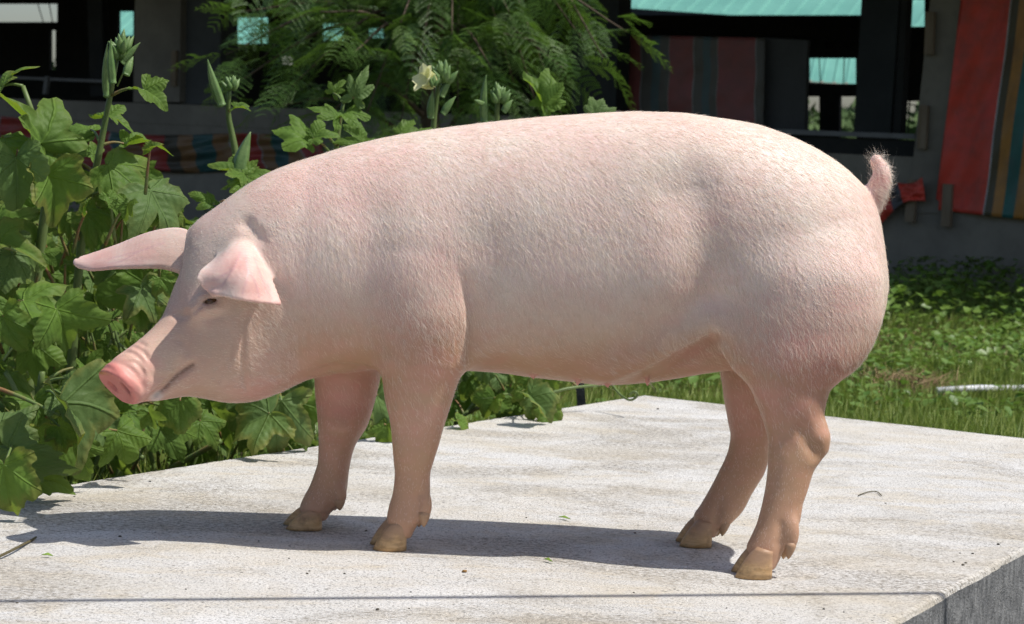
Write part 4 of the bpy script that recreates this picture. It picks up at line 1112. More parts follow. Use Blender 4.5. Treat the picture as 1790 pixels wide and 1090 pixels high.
L(A, Ap, 222, 252, 4.44, 20, 82, .2, (-.3, -.35, .9), .55, .7, 0, 0, .1)
L(A, Ap, 262, 334, 4.33, -38, 118, .3, (.25, -.45, .85), .45, .9, 0, 0, .2, LEAFG)
L(A, Ap, 180, 205, 4.46, 10, 70, .1, (-.1, -.2, 1), .5, .9, 0, 0, .1)
L(A, Ap, 150, 372, 4.36, -30, 95, .4, (-.3, -.6, .8), .45, .7, 0, 0, .2)
L(A, Ap, 205, 352, 4.46, -60, 105, .2, (0, -.75, .5), .45, .7, 0, 0, .3)
L(A, Ap, 158, 226, 4.50, 160, 70, .0, (.1, -.5, .8), .5, .6, 0, 0, .1)
L(A, Ap, 230, 300, 4.50, -70, 90, .1, (.2, -.6, .7), .5, .6, 0, 0, .1)

# --- plant at the frame's left side with a big greyish leaf
B = plant('okra plant cut by the left frame edge with a large drooping grey green leaf', G(20, 880) + Vector((-.05, .35, GZ)))
Bp = stem(B, [(60, 830, 4.32), (48, 640, 4.30), (66, 470, 4.28), (82, 330, 4.26), (70, 240, 4.25), (40, 150, 4.25)], .016, .005)
L(B, Bp, 28, 276, 4.15, -82, 108, .15, (.12, -.95, .3), .28, .35, 0, 0, .1, LEAFG)
L(B, Bp, 70, 250, 4.20, 112, 140, .15, (.75, -.5, .3), .5, .5, 0, .55, .15)
L(B, Bp, 5, 150, 4.25, 60, 70, .1, (-.2, -.3, .9), .5, .7, 0, 0, .5)
L(B, Bp, 66, 262, 4.22, -20, 78, .3, (.0, -.4, .9), .5, .6, 0, 0, .1)
L(B, Bp, 84, 306, 4.18, -68, 108, .1, (.5, -.75, .2), .38, .5, 0, .2, .85)
L(B, Bp, 8, 240, 4.20, -5, 70, .3, (-.1, -.3, .9), .45, .5, 0, 0, .2)
L(B, Bp, 0, 430, 4.15, 10, 95, .4, (-.2, -.5, .85), .45, .8, 0, 0, .5)
L(B, Bp, 40, 525, 4.08, 2, 118, .25, (.0, -.62, .8), .55, .7, .1, 0, .25)
L(B, Bp, 98, 540, 4.06, -68, 112, .12, (.5, -.75, .35), .45, .55, 0, .2, .15)
L(B, Bp, 6, 552, 4.02, -70, 96, .1, (-.1, -.9, .4), .30, .5, 0, 0, .3)
L(B, Bp, 22, 442, 4.20, -50, 92, .2, (.15, -.7, .7), .4, .6, 0, 0, .15, LEAFG)
L(B, Bp, 60, 600, 4.15, -80, 90, .2, (0, -.8, .6), .45, .6, 0, 0, .15)
L(B, Bp, 15, 660, 4.08, -25, 90, .3, (0, -.55, .85), .45, .7, 0, 0, .2)

# --- low leaves spilling over the slab's left edge
C = plant('low okra plant spilling broad ragged leaves over the slab below the snout', G(90, 850) + Vector((-.15, .25, GZ)))
Cp = stem(C, [(30, 840, 4.12), (52, 760, 4.1), (66, 700, 4.08), (74, 650, 4.06)], .012, .006, 8)
L(C, Cp, 108, 704, 3.92, -55, 165, .12, (.85, -.4, .35), .45, .55, 0, .7, .6, LEAFG)
L(C, Cp, 60, 700, 4.02, -70, 95, .12, (.2, -.7, .5), .45, .6, 0, .3, .3)
L(C, Cp, 152, 672, 4.00, 205, 78, .2, (.1, -.55, .85), .4, .7, 0, 0, .1, LEAFG)
L(C, Cp, 112, 690, 3.98, -5, 82, .3, (0, -.6, .8), .45, .7, 0, 0, .1, LEAFG)
L(C, Cp, 105, 745, 3.95, -20, 62, .2, (.0, -.75, .6), .4, .5, 0, 0, .9)
L(C, Cp, 60, 760, 3.95, 10, 88, .3, (-.2, -.55, .8), .42, .6, 0, 0, .8)
L(C, Cp, 18, 785, 3.86, -35, 140, .25, (-.75, -.55, .2), .38, .85, 0, 0, .1, LEAFG)
L(C, Cp, 8, 812, 3.76, -82, 112, .1, (-.1, -.95, .25), .28, .35, 0, 0, .75)
L(C, Cp, 2, 742, 3.92, -15, 85, .2, (-.1, -.5, .85), .4, .6, 0, 0, .2, LEAFG)
L(C, Cp, 128, 770, 4.08, -70, 92, .1, (0, -.85, .45), .4, .5, 0, 0, .1)
L(C, Cp, 205, 752, 4.15, -60, 80, .2, (.3, -.7, .6), .45, .6, 0, 0, .1)
L(C, Cp, 150, 640, 4.12, -60, 80, .2, (.3, -.7, .6), .45, .6, 0, 0, .2)
L(C, Cp, 60, 830, 3.98, -10, 92, .2, (.0, -.7, .7), .4, .6, 0, 0, .1)
# bare stalks leaning across
MB().tube(spline([W(-20, 672, 4.0), W(40, 695, 3.98), W(105, 726, 3.95)], 8), [.0045] * 5 + [.004, .0035, .003], 6).build('stalk', PETI, C, True)
MB().tube(spline([W(10, 650, 4.05), W(30, 690, 4.04), W(52, 760, 4.02)], 8), .006, 6).build('stalk', STEM, C, True)

# --- leaves behind the head and under the jaw
D = plant('okra plant behind the lowered head with broad leaves beneath the jaw', G(330, 800) + Vector((-.1, .28, GZ)))
Dp = stem(D, [(330, 805, 4.9), (320, 700, 4.88), (300, 600, 4.86), (285, 480, 4.85)], .014, .006, 10)
L(D, Dp, 258, 497, 4.60, -105, 108, .1, (.15, -.8, .5), .35, .55, 0, 0, .1)
L(D, Dp, 236, 468, 4.65, 190, 88, .2, (.0, -.5, .85), .42, .6, 0, 0, .1, LEAFG)
L(D, Dp, 262, 470, 4.70, -60, 60, .2, (.2, -.7, .7), .4, .6, 0, 0, .1)
L(D, Dp, 315, 700, 4.45, -88, 78, .05, (.0, -.95, .3), .22, .35, -.3, 0, .5)
L(D, Dp, 280, 742, 4.50, -58, 92, .15, (.2, -.75, .5), .4, .5, 0, 0, .05)
L(D, Dp, 225, 720, 4.45, -30, 90, .2, (0, -.6, .8), .4, .6, 0, 0, .1)
L(D, Dp, 175, 745, 4.40, -60, 90, .15, (.2, -.7, .6), .42, .6, 0, 0, .1, LEAFG)
L(D, Dp, 350, 735, 4.60, -40, 70, .15, (.2, -.7, .6), .42, .6, 0, 0, .2)
L(D, Dp, 200, 640, 4.6, -120, 90, .15, (-.2, -.6, .7), .42, .6, 0, 0, .1)
L(D, Dp, 195, 560, 4.7, 190, 80, .15, (-.2, -.5, .8), .42, .6, 0, 0, .1)
MB().tube(spline([W(300, 818, 4.75), W(350, 790, 4.70), W(386, 770, 4.68)], 6), .007, 7).build('stalk', PETI, D, True)
MB().tube(spline([W(205, 780, 4.5), W(235, 792, 4.48), W(250, 800, 4.46)], 6), .006, 7).build('stalk', PETI, D, True)

E = plant('okra plant between jaw and front legs with a pale curling leaf on the slab', G(470, 788) + Vector((-.1, .28, GZ)))
Ep = stem(E, [(480, 800, 5.1), (478, 720, 5.08), (470, 640, 5.06)], .013, .007, 8)
L(E, Ep, 492, 700, 4.68, -98, 118, .1, (.2, -.8, .5), .42, .55, 0, 0, .6, LEAFG)
L(E, Ep, 470, 722, 4.62, 205, 112, .15, (.1, -.75, .6), .42, .5, 0, 0, .75, LEAFG)
L(E, Ep, 430, 700, 4.78, 230, 90, .15, (-.1, -.65, .7), .45, .5, 0, 0, .2, LEAFG)
L(E, Ep, 520, 705, 4.75, -60, 95, .15, (.2, -.7, .6), .45, .5, 0, 0, .2)
L(E, Ep, 405, 720, 4.85, -110, 80, .15, (-.1, -.65, .7), .45, .5, 0, 0, .1)
L(E, Ep, 660, 690, 4.95, -75, 105, .1, (.1, -.75, .6), .42, .5, 0, 0, .4, LEAFG)
L(E, Ep, 675, 742, 4.95, -110, 60, .1, (.1, -.55, .8), .42, .5, 0, 0, .3)
L(E, Ep, 540, 760, 4.95, -160, 60, .1, (.1, -.35, .9), .42, .5, 0, 0, .5)

# --- with pods, seen over the neck
F_ = plant('okra plant over the neck with one long pod pointing up left', G(420, 795) + Vector((0, .45, GZ)))
Fp = stem(F_, [(430, 560, 5.15), (424, 400, 5.13), (412, 270, 5.12), (399, 200, 5.11), (402, 155, 5.1)], .013, .0045)
put_pod(F_, W(389, 186, 5.08), W(363, 103, 5.06), .0135); put_pod(F_, W(414, 322, 5.0), W(438, 230, 5.0), .022)
put_bud(F_, W(405, 150, 5.1), .026, seed=7, npieces=10); put_bud(F_, W(390, 160, 5.1), .010, seed=8, npieces=5)
L(F_, Fp, 412, 188, 5.08, 10, 34, .2, (0, -.5, .8), .35, .5, 0, 0, .1)
L(F_, Fp, 425, 305, 4.98, 150, 72, .2, (-.1, -.6, .8), .5, .6, 0, 0, .2)
L(F_, Fp, 430, 320, 4.96, 175, 62, .2, (-.1, -.5, .9), .5, .6, 0, 0, .2)
L(F_, Fp, 432, 308, 5.05, 30, 55, .2, (.1, -.5, .9), .5, .5, 0, 0, .2)
L(F_, Fp, 350, 392, 4.95, 170, 62, .2, (-.1, -.6, .8), .5, .5, 0, 0, .2)
L(F_, Fp, 372, 356, 4.98, 140, 50, .2, (-.1, -.6, .8), .5, .5, 0, 0, .2)

# --- leaves showing over the back
Hh = plant('okra plant over the shoulder with spread bright leaves and no pods', G(600, 768) + Vector((0, .45, GZ)))
Hp_ = stem(Hh, [(560, 520, 5.35), (575, 360, 5.33), (590, 240, 5.32), (600, 180, 5.3)], .012, .004)
L(Hh, Hp_, 618, 171, 5.22, 72, 66, .1, (.15, -.85, .4), .62, .3, 0, 0, .05, LEAFG)
L(Hh, Hp_, 590, 204, 5.20, 148, 66, .2, (-.1, -.6, .8), .6, .4, 0, 0, .05)
L(Hh, Hp_, 596, 200, 5.22, 12, 70, .2, (.1, -.45, .9), .6, .4, 0, 0, .05)
L(Hh, Hp_, 541, 246, 5.16, 150, 84, .2, (-.1, -.6, .8), .5, .55, 0, 0, .05)
L(Hh, Hp_, 548, 242, 5.14, 20, 48, .25, (.1, -.7, .7), .5, .5, 0, 0, .05)
L(Hh, Hp_, 634, 250, 5.18, 130, 62, .2, (-.2, -.6, .8), .6, .45, 0, 0, .05)
L(Hh, Hp_, 640, 252, 5.16, 25, 30, .2, (.1, -.6, .8), .5, .4, 0, 0, .05)
L(Hh, Hp_, 582, 162, 5.34, 60, 34, .1, (.1, -.6, .8), .6, .3, 0, 0, .05)

I_ = plant('okra plant over the back with a pale yellow flower and clustered buds', G(775, 744) + Vector((0, .4, GZ)))
Ip = stem(I_, [(745, 520, 5.65), (752, 360, 5.64), (757, 230, 5.62), (767, 140, 5.6)], .012, .006)
put_flower(I_, W(760, 146, 5.57), .062, (-.72, -.5, .35))
put_bud(I_, W(775, 134, 5.58), .038, seed=11, npieces=14); put_bud(I_, W(757, 146, 5.54), .020, seed=12, npieces=8)
put_pod(I_, W(772, 170, 5.58), W(792, 130, 5.58), .011); put_pod(I_, W(774, 200, 5.57), W(797, 168, 5.57), .012); put_pod(I_, W(753, 207, 5.6), W(757, 158, 5.58), .012); put_pod(I_, W(768, 150, 5.6), W(764, 112, 5.6), .010)
L(I_, Ip, 758, 232, 5.5, 172, 52, .1, (0, -.5, .85), .45, .4, 0, 0, .05)
L(I_, Ip, 700, 234, 5.5, 20, 60, .1, (0, -.5, .85), .45, .4, 0, 0, .05)

J = plant('okra shoot over the middle of the back with one narrow upright pod', G(865, 734) + Vector((0, .4, GZ)))
Jp = stem(J, [(860, 520, 5.75), (866, 340, 5.73), (869, 200, 5.7), (872, 168, 5.7)], .011, .005)
put_pod(J, W(847, 215, 5.68), W(850, 130, 5.66), .0125); put_pod(J, W(845, 181, 5.66), W(829, 174, 5.64), .008); put_pod(J, W(880, 196, 5.68), W(896, 174, 5.68), .012)
put_bud(J, W(872, 170, 5.68), .034, seed=15, npieces=14)
K = plant('okra leaf shoot over the back, split in two pointed lobes', G(950, 724) + Vector((0, .35, GZ)))
Kp = stem(K, [(948, 520, 5.85), (952, 340, 5.84), (953, 190, 5.82)], .010, .0035)
L(K, Kp, 951, 184, 5.78, 118, 92, .1, (.25, -.6, .6), .62, .3, 0, .15, .05)
L(K, Kp, 952, 184, 5.76, 52, 56, .15, (-.1, -.85, .4), .40, .3, 0, 0, .05)
M_ = plant('small okra shoot showing two pale leaves above the highest part of the back', G(1040, 712) + Vector((0, .25, GZ)))
Mp = stem(M_, [(1040, 520, 6.0), (1042, 340, 5.98), (1042, 205, 5.96)], .010, .0035)
L(M_, Mp, 1040, 200, 5.9, 104, 44, .1, (.1, -.85, .5), .35, .3, 0, 0, .05, LEAFG)
L(M_, Mp, 1044, 201, 5.9, 30, 46, .15, (-.1, -.8, .5), .35, .4, 0, 0, .05, LEAFG)

# --- trailing leaves behind the belly
Nn = plant('low leafy vine on the slab edge seen beneath the belly', G(860, 728) + Vector((0, .25, GZ)), 'vine', 'vine', None)
Np_ = stem(Nn, [(795, 745, 5.6), (850, 690, 5.65), (920, 700, 5.6), (985, 680, 5.62), (1050, 672, 5.7)], .006, .0035)
rnd = random.Random(31)
for k in range(34):
    u = rnd.uniform(790, 990); v = rnd.uniform(628, 715); 
    L(Nn, Np_, u, v, rnd.uniform(5.45, 5.9), rnd.uniform(-150, -20), rnd.uniform(34, 66), .15, (rnd.uniform(-.4, .4), -.6, rnd.uniform(.2, .9)), .3, .6, 0, 0, rnd.uniform(0, .5), LEAFG if k % 3 == 0 else None)
L(Nn, Np_, 925, 694, 5.38, -35, 84, .15, (-.1, -.5, .85), .3, .6, 0, 0, .6, LEAFG)
L(Nn, Np_, 800, 735, 5.25, -20, 36, .15, (0, -.3, .9), .3, .6, 0, 0, .5)
MB().tube(spline([W(1070, 672, 5.7), W(1085, 690, 5.66), W(1102, 699, 5.62), (W(1115, 690, 5.6)), W(1108, 684, 5.6), W(1100, 690, 5.6)], 22), .0035, 6).build('tendril', STEM, Nn, True)
MB().prism([W(1004, 640, 6.0), W(1018, 640, 6.0), W(1028, 745, 6.0), W(1012, 745, 6.0)], (0, .04, 0)).build('stake', BSTEEL, None)
bpy.data.objects['stake']['label'] = 'black leaning stake in the grass beneath the belly'; bpy.data.objects['stake']['category'] = 'stake'

# --- fill: deeper leaves of the thicket at the left
rnd = random.Random(77)
fill = [(A, Ap), (B, Bp), (D, Dp), (F_, Fp), (E, Ep)]
for k in range(170):
    if k < 135: u, v = rnd.uniform(-40, 300), rnd.uniform(330, 810)
    else: u, v = rnd.uniform(300, 560), rnd.uniform(640, 770)
    if 150 < u < 235 and 480 < v < 640 and rnd.random() < .7: continue
    y = rnd.uniform(4.4, 5.4); 
    if u > 300: y += .25
    p, pts = (fill[k % 2] if u < 150 else fill[2] if u < 380 else fill[4])
    put_leaf(p, W(u, v, y), img_dir(rnd.uniform(-140, -20) if rnd.random() < .75 else rnd.uniform(0, 180), .2), Vector((rnd.uniform(-.5, .5), -.6, rnd.uniform(.1, 1))), rnd.uniform(42, 92) / FPX * y, rnd.uniform(.35, .5), rnd.uniform(.4, .9), 0, 0, rnd.uniform(0, .6), W(u, v, y) + Vector((rnd.uniform(-.1, .1), .08, -.14)), LEAFG if rnd.random() < .3 else LEAF, 1000 + k, 4, 40)
for k in range(70):      # small young leaves between the large ones
    u, v = rnd.uniform(-30, 300), rnd.uniform(250, 725); y = rnd.uniform(4.15, 4.6); p = (B, A, D)[0 if u < 100 else 1 if u < 220 else 2]
    if u > 110 and 380 < v < 720: y += .25
    put_leaf(p, W(u, v, y), img_dir(rnd.uniform(-170, 170), .2), Vector((rnd.uniform(-.6, .6), -.5, rnd.uniform(.2, 1))), rnd.uniform(24, 52) / FPX * y, rnd.uniform(.3, .62), rnd.uniform(.2, .8), 0, .1, rnd.uniform(0, .7), W(u, v, y) + Vector((rnd.uniform(-.06, .06), .06, -.09)), LEAF, 2000 + k, 4, 36)
for k in range(26):
    u = rnd.uniform(-20, 420); y = rnd.uniform(4.7, 5.2); p = (A, B, D, D, E)[k % 5]
    b = W(u, 700, y); b.z = GZ
    MB().tube(spline([b, b + Vector((rnd.uniform(-.1, .1), 0, .28)), b + Vector((rnd.uniform(-.25, .25), 0, rnd.uniform(.45, .75)))], 6), [.008, .007, .006, .005, .004, .003], 7).build('stem', STEM, p, True)

# ================================================================== the feathery tree
m = NT('feather_leaf'); co = m.coord('Object'); tint = m.attr('tint')
c = m.mix(tint, (.035, .095, .020), (.12, .22, .035)); m.base(c, .5, .35)
tr = m.node('ShaderNodeBsdfTranslucent'); m.l.new(m.mix(.5, c, (.16, .30, .03)), tr.inputs[0]); mx = m.node('ShaderNodeMixShader'); mx.inputs[0].default_value = .3
m.l.new(m.p.outputs[0], mx.inputs[1]); m.l.new(tr.outputs[0], mx.inputs[2]); m.l.new(mx.outputs[0], m.out.inputs[0]); FEATH = m.m
BARK = mat_plain('bark', (.07, .05, .035), (.13, .10, .07), 8, .9, .6, 5, (1, 1, .3))
tree = empty('feathery_tree', (W(760, 300, 11.6).x, 11.6, GZ)); tag(tree, 'dark feathery-leaved tree in front of the barn above the back', 'tree')
TB = Vector((W(760, 300, 11.6).x, 11.6, GZ))
trunk = [TB, TB + Vector((.05, .02, .6)), TB + Vector((-.05, .05, 1.2)), TB + Vector((.0, 0, 1.9)), TB + Vector((.1, 0, 2.8))]
MB().tube(spline(trunk, 12), list(np.linspace(.075, .03, 12)), 9).build('trunk', BARK, tree, True)
rnd = random.Random(5); rg = np.random.default_rng(5)
ends = [(395, 95, 11.0), (405, 150, 11.2), (420, 20, 11.4), (480, 30, 10.9), (450, 190, 11.4), (510, 150, 11), (560, 20, 10.8), (560, 210, 11.2), (620, 90, 10.7), (640, 200, 11), (700, 40, 10.6), (700, 215, 11.1), (730, 130, 10.7), (790, 60, 10.7), (800, 190, 11.2), (860, 120, 10.8), (890, 20, 10.9),
        (930, 70, 10.9), (940, 190, 11.5), (985, 120, 11.0), (1020, 70, 11.1), (1060, 110, 11.0), (1095, 55, 10.9), (985, 210, 11.6), (850, 210, 11.5), (600, -40, 10.9), (750, -50, 10.8), (900, -50, 11), (500, -60, 11), (1000, 20, 11.7), (660, 140, 11.8), (540, 90, 11.8), (800, 110, 12), (900, 150, 12), (460, 100, 11.9), (720, 190, 12)]
br = MB(); tips = []
for (u, v, y) in ends:
    e = W(u, v, y); s = Vector(spline(trunk, 12)[rnd.randint(4, 10)]); mid = s.lerp(e, .5) + Vector((0, 0, rnd.uniform(.05, .25)))
    pts = spline([s, mid, e], 12); MB().tube(pts, list(np.linspace(.018, .0035, 12)), 5).build('branch', BARK, tree, True)
    for k in range(3, 12):
        for r_ in range(2): tips.append((pts[k] + Vector((rnd.gauss(0, .06), rnd.gauss(0, .08), rnd.gauss(0, .05))), (pts[k] - pts[k - 1]).normalized(), k / 11))
    tips.append((pts[-1], (pts[-1] - pts[-2]).normalized(), 1.2))
def feather(base, d, L, rg):
    """twice-divided leaf: rachis, pinnae, rows of leaflets"""
    d = d.normalized(); side = d.cross(Vector((0, 0, 1)));
    if side.length < .05: side = Vector((1, 0, 0))
    side.normalize(); up = side.cross(d); roll = rg.normal(0, .5); side, up = side * math.cos(roll) + up * math.sin(roll), up * math.cos(roll) - side * math.sin(roll)
    B = np.array(base); D = np.array(d); S = np.array(side); U = np.array(up); out = []
    npn = 8
    for i in range(npn):
        t = (i + 1) / npn; p = B + D * L * t - np.array([0, 0, 1]) * L * .28 * t * t
        pl = L * .36 * math.sin(math.pi * (.22 + .68 * t)) + .01
        for s in (-1, 1):
            pd = (S * s * .9 + D * .52 + U * .1 + rg.normal(0, .08, 3)); pd /= np.linalg.norm(pd)
            q = np.cross(pd, U); q /= np.linalg.norm(q) + 1e-9
            n = 11; tt = (np.arange(n) + .7) / n
            c = p + pd * (pl * tt)[:, None] - np.array([0, 0, 1]) * (pl * .30 * tt ** 2)[:, None]
            for s2 in (-1, 1):
                ld = (q * s2 * .85 + pd * .55 - np.array([0, 0, .15])); ld /= np.linalg.norm(ld); ll = pl * .17; w = pd * ll * .22
                out.append(np.stack([c, c + ld * ll * .5 + w, c + ld * ll, c + ld * ll * .5 - w], 1))
    return np.concatenate(out)
Q = []; tints = []
for (p, d, t) in tips:
    if rnd.random() < .10: continue
    dd = d * .7 + Vector((rnd.gauss(0, .5), rnd.gauss(0, .5), rnd.gauss(.05, .35)))
    q = feather(p, dd, rnd.uniform(.16, .30), rg); Q.append(q); tints.append(np.full(len(q) * 4, min(1, max(0, rg.normal(.42, .22) + .25 * (t > 1)))))
Q = np.concatenate(Q); V = Q.reshape(-1, 3); me = mesh_np('crown', V, np.arange(len(V)).reshape(-1, 4)); vattr(me, 'tint', np.concatenate(tints))
o = link('crown', me, tree, FEATH); o['kind'] = 'stuff'

# ================================================================== grass and weeds beyond the slab
m = NT('grass_blade'); tint = m.attr('tint'); c = m.mix(tint, (.115, .195, .026), (.27, .32, .075)); m.base(c, .5, .3)
tr = m.node('ShaderNodeBsdfTranslucent'); m.l.new(m.mix(.5, c, (.22, .32, .04)), tr.inputs[0]); mx = m.node('ShaderNodeMixShader'); mx.inputs[0].default_value = .3
m.l.new(m.p.outputs[0], mx.inputs[1]); m.l.new(tr.outputs[0], mx.inputs[2]); m.l.new(mx.outputs[0], m.out.inputs[0]); GRASS = m.m
m = NT('weed_leaf'); tint = m.attr('tint'); c = m.mix(tint, (.085, .175, .026), (.19, .29, .06)); m.base(c, .45, .45)
tr = m.node('ShaderNodeBsdfTranslucent'); m.l.new(m.mix(.5, c, (.2, .34, .04)), tr.inputs[0]); mx = m.node('ShaderNodeMixShader'); mx.inputs[0].default_value = .28
m.l.new(m.p.outputs[0], mx.inputs[1]); m.l.new(tr.outputs[0], mx.inputs[2]); m.l.new(mx.outputs[0], m.out.inputs[0]); WEED = m.m
m = NT('dry_straw'); tint = m.attr('tint'); m.base(m.mix(tint, (.16, .10, .05), (.34, .25, .14)), .8, .2); STRAW = m.m
rg = np.random.default_rng(21)
def in_slab(P):
    q = np.stack([P[:, 0] - B_.x, P[:, 1] - B_.y], 1); a = q @ np.array([dl.x, dl.y]); e2 = (Rp - B_).normalized(); b = q @ np.array([e2.x, e2.y])
    return (a > -.012) & (b > -.012) & (b < 5)
def scatter(n, ylo, yhi, umin, umax, pw=1.0):
    y = ylo + (yhi - ylo) * rg.random(n) ** pw; u = rg.uniform(umin, umax, n); x = (u - IW / 2) / FPX * y
    P = np.stack([x, y, np.full(n, GZ)], 1)
    P[:, 2] += .018 * np.sin(P[:, 0] * 2.1 + 1) * np.cos(P[:, 1] * 1.7) + .012 * np.sin(P[:, 0] * 5.3 + P[:, 1] * 4.1)
    return P[~in_slab(P)]
def patch(P, f1, ph): return .5 + .5 * np.sin(P[:, 0] * f1 + ph + 1.3 * np.sin(P[:, 1] * f1 * .8)) * np.cos(P[:, 1] * f1 * .9 + ph * 2)
def blades(P, h, w, mat, name, label, lean=.35):
    n = len(P); a = rg.uniform(0, 6.28, n); L = h * (.4 + rg.random(n))[:, None]; ln = lean * (.3 + rg.random(n))[:, None]
    d = np.stack([np.cos(a), np.sin(a), np.zeros(n)], 1); up = np.array([0, 0, 1.0]); s = np.stack([-np.sin(a + .6), np.cos(a + .6), np.zeros(n)], 1) * w * (.6 + .8 * rg.random(n))[:, None]
    p1 = P + up * L * .6 + d * L * ln * .35; p2 = P + up * L * .92 + d * L * ln
    V = np.stack([P - s, P + s, p1 - s * .8, p1 + s * .8, p2], 1).reshape(-1, 3); b = np.arange(n)[:, None] * 5
    T = np.concatenate([b + np.array([[0, 1, 3]]), b + np.array([[0, 3, 2]]), b + np.array([[2, 3, 4]])])
    me = mesh_np(name, V, T); vattr(me, 'tint', np.repeat(rg.random(n), 5)); return tag(link(name, me, None, mat), label, 'grass', None, 'stuff')
P = np.concatenate([scatter(52000, 5.0, 9.0, 950, 1900), scatter(26000, 9, 15.5, 950, 1900), scatter(14000, 4.6, 9, -60, 960), scatter(10000, 9, 19, -100, 960)])
k = rg.random(len(P)) < .22 + .78 * patch(P, 1.9, .5); P = P[k]
hgt = .07 + .06 * patch(P, 2.7, 1.7) + .06 * (P[:, 1] < 6.9)
blades(P, hgt[:, None], .0022, GRASS, 'grass', 'short green grass growing between the slab and the barn')
def rosettes(P, size, nl, name, label, mat=WEED, hmax=.12):
    """clumps of broad oval leaflets on short stalks"""
    Vs, Ts, tn = [], [], []; n = len(P); b0 = 0
    for k in range(nl):
        a = rg.uniform(0, 6.28, n); r = rg.uniform(.01, .08, n) * (size / .03); z = rg.uniform(.015, 1.0, n) * hmax
        c = P + np.stack([np.cos(a) * r, np.sin(a) * r, z], 1); d = np.stack([np.cos(a), np.sin(a), rg.normal(-.15, .35, n)], 1); d /= np.linalg.norm(d, axis=1)[:, None]
        s = np.cross(d, np.array([0, 0, 1.0])) + rg.normal(0, .25, (n, 3)); s /= np.linalg.norm(s, axis=1)[:, None]
        L = (size * rg.uniform(.6, 1.35, n))[:, None]; nn = np.cross(s, d)
        V = np.stack([c, c + d * L * .35 + s * L * .42 + nn * L * .06, c + d * L * .8 + s * L * .30, c + d * L * 1.12 - nn * L * .12, c + d * L * .8 - s * L * .30, c + d * L * .35 - s * L * .42 + nn * L * .06, c + d * L * .5 - nn * L * .05], 1)
        Vs.append(V.reshape(-1, 3)); b = (np.arange(n) * 7 + b0)[:, None]; b0 += n * 7
        for q in ((0, 1, 6), (1, 2, 6), (2, 3, 6), (3, 4, 6), (4, 5, 6), (5, 0, 6)): Ts.append(b + np.array([q]))
        tn.append(np.repeat(np.clip(rg.normal(.45, .28, n), 0, 1), 7))
    me = mesh_np(name, np.concatenate(Vs), np.concatenate(Ts), True); vattr(me, 'tint', np.concatenate(tn)); return tag(link(name, me, None, mat), label, 'weeds', None, 'stuff')
P = np.concatenate([scatter(1250, 7.4, 12.8, 1350, 1900), scatter(250, 5.5, 12, 950, 1350), scatter(900, 4.7, 12, -60, 900)])
P = P[rg.random(len(P)) < .05 + .95 * patch(P, 2.3, 2.2) ** 1.6]
rosettes(P, .038, 10, 'small_weeds', 'low broadleaf weeds spread through the sunlit grass at right', hmax=.13)
P = np.concatenate([scatter(300, 11.5, 15.8, 1400, 1950), scatter(160, 12, 20, -100, 900)])
rosettes(P, .05, 10, 'tall_weeds', 'taller broad-leaved weeds in front of the shaded barn wall', hmax=.26)
P = W(1575, 690, 7.2); c0 = G(1572, 700, GZ); n = 900
P = np.stack([c0.x + rg.normal(0, .09, n), c0.y + rg.normal(0, .12, n), np.full(n, GZ + .01) + np.abs(rg.normal(0, .015, n))], 1)
o = blades(P, .09, .0022, STRAW, 'dry_grass', 'brown clump of dead dry grass in the lawn at right', 1.4)
P = scatter(9000, 5.5, 13, 950, 1900); blades(P, .06, .0018, STRAW, 'straw_litter', 'scattered dry straw litter lying among the green grass', 1.6)

# ================================================================== small things
m = NT('pipe_plastic'); co = m.coord('Object'); m.base(m.mix(m.ramp(m.noise(co, 12, 4, .6), [(.45, 0), (.7, 1)]), (.62, .64, .66), (.42, .42, .40)), .4, .4); PIPE = m.m
a, b = G(1638, 683, GZ + .07), G(1850, 675, GZ + .07)
tag(MB().tube([a, a.lerp(b, .33) + Vector((0, 0, .004)), a.lerp(b, .66) - Vector((0, 0, .004)), b], .015, 12).build('pipe', PIPE, None, True), 'white plastic pipe lying in the weeds at right', 'pipe')
m = NT('pebble'); co = m.coord('Object'); m.base(m.mix(m.node('ShaderNodeObjectInfo').outputs['Random'], (.06, .058, .055), (.17, .15, .12)), .85, .2); m.bump(m.noise(co, 300, 3, .6), .6, .003); PEB = m.m
def pebble_mesh(seed):
    r = random.Random(seed); bm = bmesh.new(); bmesh.ops.create_icosphere(bm, subdivisions=2, radius=1.0)
    for v in bm.verts: v.co *= r.uniform(.78, 1.12); v.co.z *= .62
    me = bpy.data.meshes.new('pebble'); bm.to_mesh(me); bm.free(); me.materials.append(PEB)
    for p in me.polygons: p.use_smooth = True
    return me
pm = [pebble_mesh(k) for k in range(4)]
rnd = random.Random(9)
for (u, v, px) in [(210, 938, 5), (452, 946, 3), (505, 976, 3), (537, 1003, 4), (541, 998, 3), (602, 1003, 4), (325, 1030, 3), (1108, 1036, 3), (715, 1064, 3), (718, 1035, 3), (1745, 952, 5), (1683, 988, 5), (1688, 984, 4), (1678, 967, 3), (1700, 968, 4), (1667, 982, 3), (1110, 932, 4), (1196, 935, 3),
                   (920, 905, 3), (640, 928, 4), (1440, 1065, 4), (1475, 1070, 3), (1270, 1063, 3), (1548, 880, 3), (660, 1066, 6), (30, 1054, 4), (262, 842, 4), (130, 868, 3), (1150, 715, 4)]:
    o = bpy.data.objects.new('pebble', pm[rnd.randint(0, 3)]); COL.objects.link(o); p = G(u, v); s = px * .62 / FPX * p.y
    o.location = (p.x, p.y, s * .35); o.scale = (s, s * rnd.uniform(.8, 1.2), s); o.rotation_euler = (0, 0, rnd.random() * 6)
    tag(o, 'tiny dark pebble lying loose on the sunlit slab', 'pebble', 'pebbles on the slab')
m = NT('brown_crumb'); m.base((.26, .15, .06), .85, .2); CRUMB = m.m
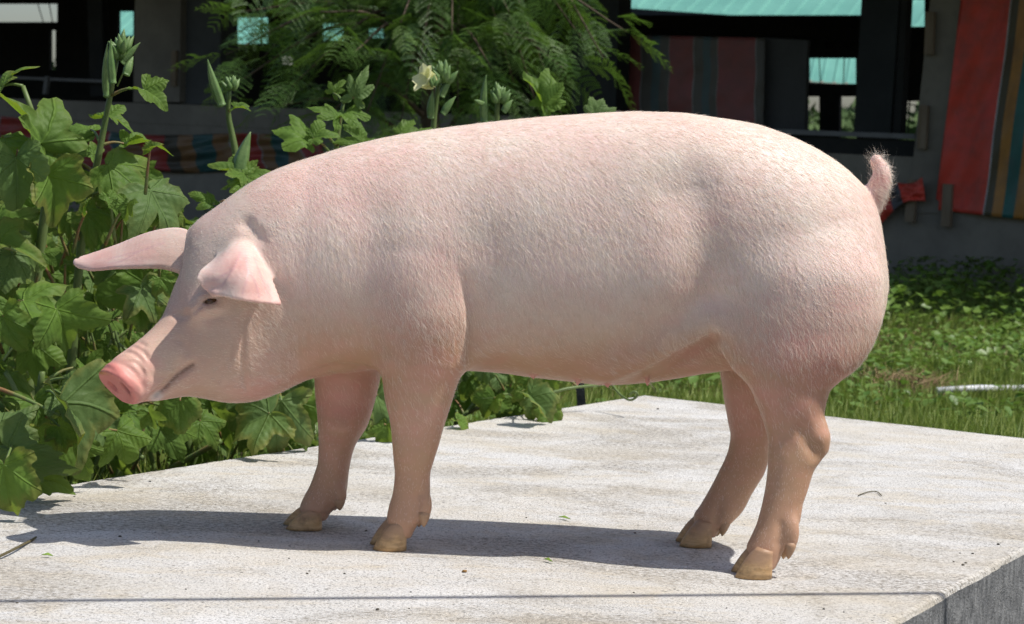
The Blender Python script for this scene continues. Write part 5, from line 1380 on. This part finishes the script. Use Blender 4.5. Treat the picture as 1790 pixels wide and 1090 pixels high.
m = NT('green_bit'); m.base((.22, .34, .06), .5, .3); GBIT = m.m
m = NT('dark_twig'); m.base((.10, .085, .045), .8, .2); TWIG = m.m
def bit(name, u, v, du, dv, w, mat, label, cat, z=.004):
    a, b = G(u, v), G(u + du, v + dv); a.z = b.z = z; mid = a.lerp(b, .5) + Vector((0, .003, .004)); n = (b - a).cross(Vector((0, 0, 1))).normalized() * w
    V = [a, mid - n + Vector((0, 0, -.003)), mid, mid + n + Vector((0, 0, -.003)), b]
    me = mesh(name, V, [(0, 1, 2), (0, 2, 3), (1, 4, 2), (2, 4, 3)]); o = link(name, me, None, mat); sm = o.modifiers.new('t', 'SOLIDIFY'); sm.thickness = .0012
    return tag(o, label, cat)
bit('leaf_scrap', 977, 907, 20, 4, .004, GBIT, 'bright green leaf scrap on the slab above the shadow', 'leaf scrap')
bit('leaf_scrap', 951, 981, 15, 5, .003, GBIT, 'pale yellow green leaf scrap on the slab below the shadow', 'leaf scrap')
bit('leaf_scrap', 73, 974, 20, 2, .003, GBIT, 'small green leaf scrap on the slab at lower left', 'leaf scrap')
o = bpy.data.objects.new('crumb', pebble_mesh(9)); COL.objects.link(o); p = G(812, 1000); o.location = (p.x, p.y, .002); o.scale = (.005, .005, .0045); o.data.materials[0] = CRUMB; tag(o, 'brown crumb on the slab in front of the front hooves', 'crumb')
pts = spline([G(-30, 990), G(20, 970), G(48, 952), G(64, 938)], 10)
tag(MB().tube([p + Vector((0, 0, .004 + .004 * math.sin(i * .5))) for i, p in enumerate(pts)], [.0024] * 9 + [.001], 6).build('twig', TWIG, None, True), 'thin dark twig lying on the slab at the left edge', 'twig')
pts = spline([G(1500, 868), G(1516, 862), G(1532, 861), G(1541, 868)], 10)
tag(MB().tube([p + Vector((0, 0, .003)) for p in pts], .0012, 5).build('grass_stalk', TWIG, None, True), 'curved dry grass stalk on the slab behind the rear hoof', 'stalk')
# a wire that runs across above the slab outside the picture and draws the thin shadow line
sa, sb = G(-300, 1053), G(1642, 1036.5); s = SUN / SUN.z; hW = 1.7
wa, wb = sa + s * hW, sb + s * hW; dd = (wb - wa)
MB().tube([wa - dd * .8, wb + dd * .8], .0095, 8).build('unseen_shadow_wire', BSTEEL, None, True)
tag(bpy.data.objects['unseen_shadow_wire'], 'unseen thin wire above the front of the slab, there to cast the shadow line below', 'wire')
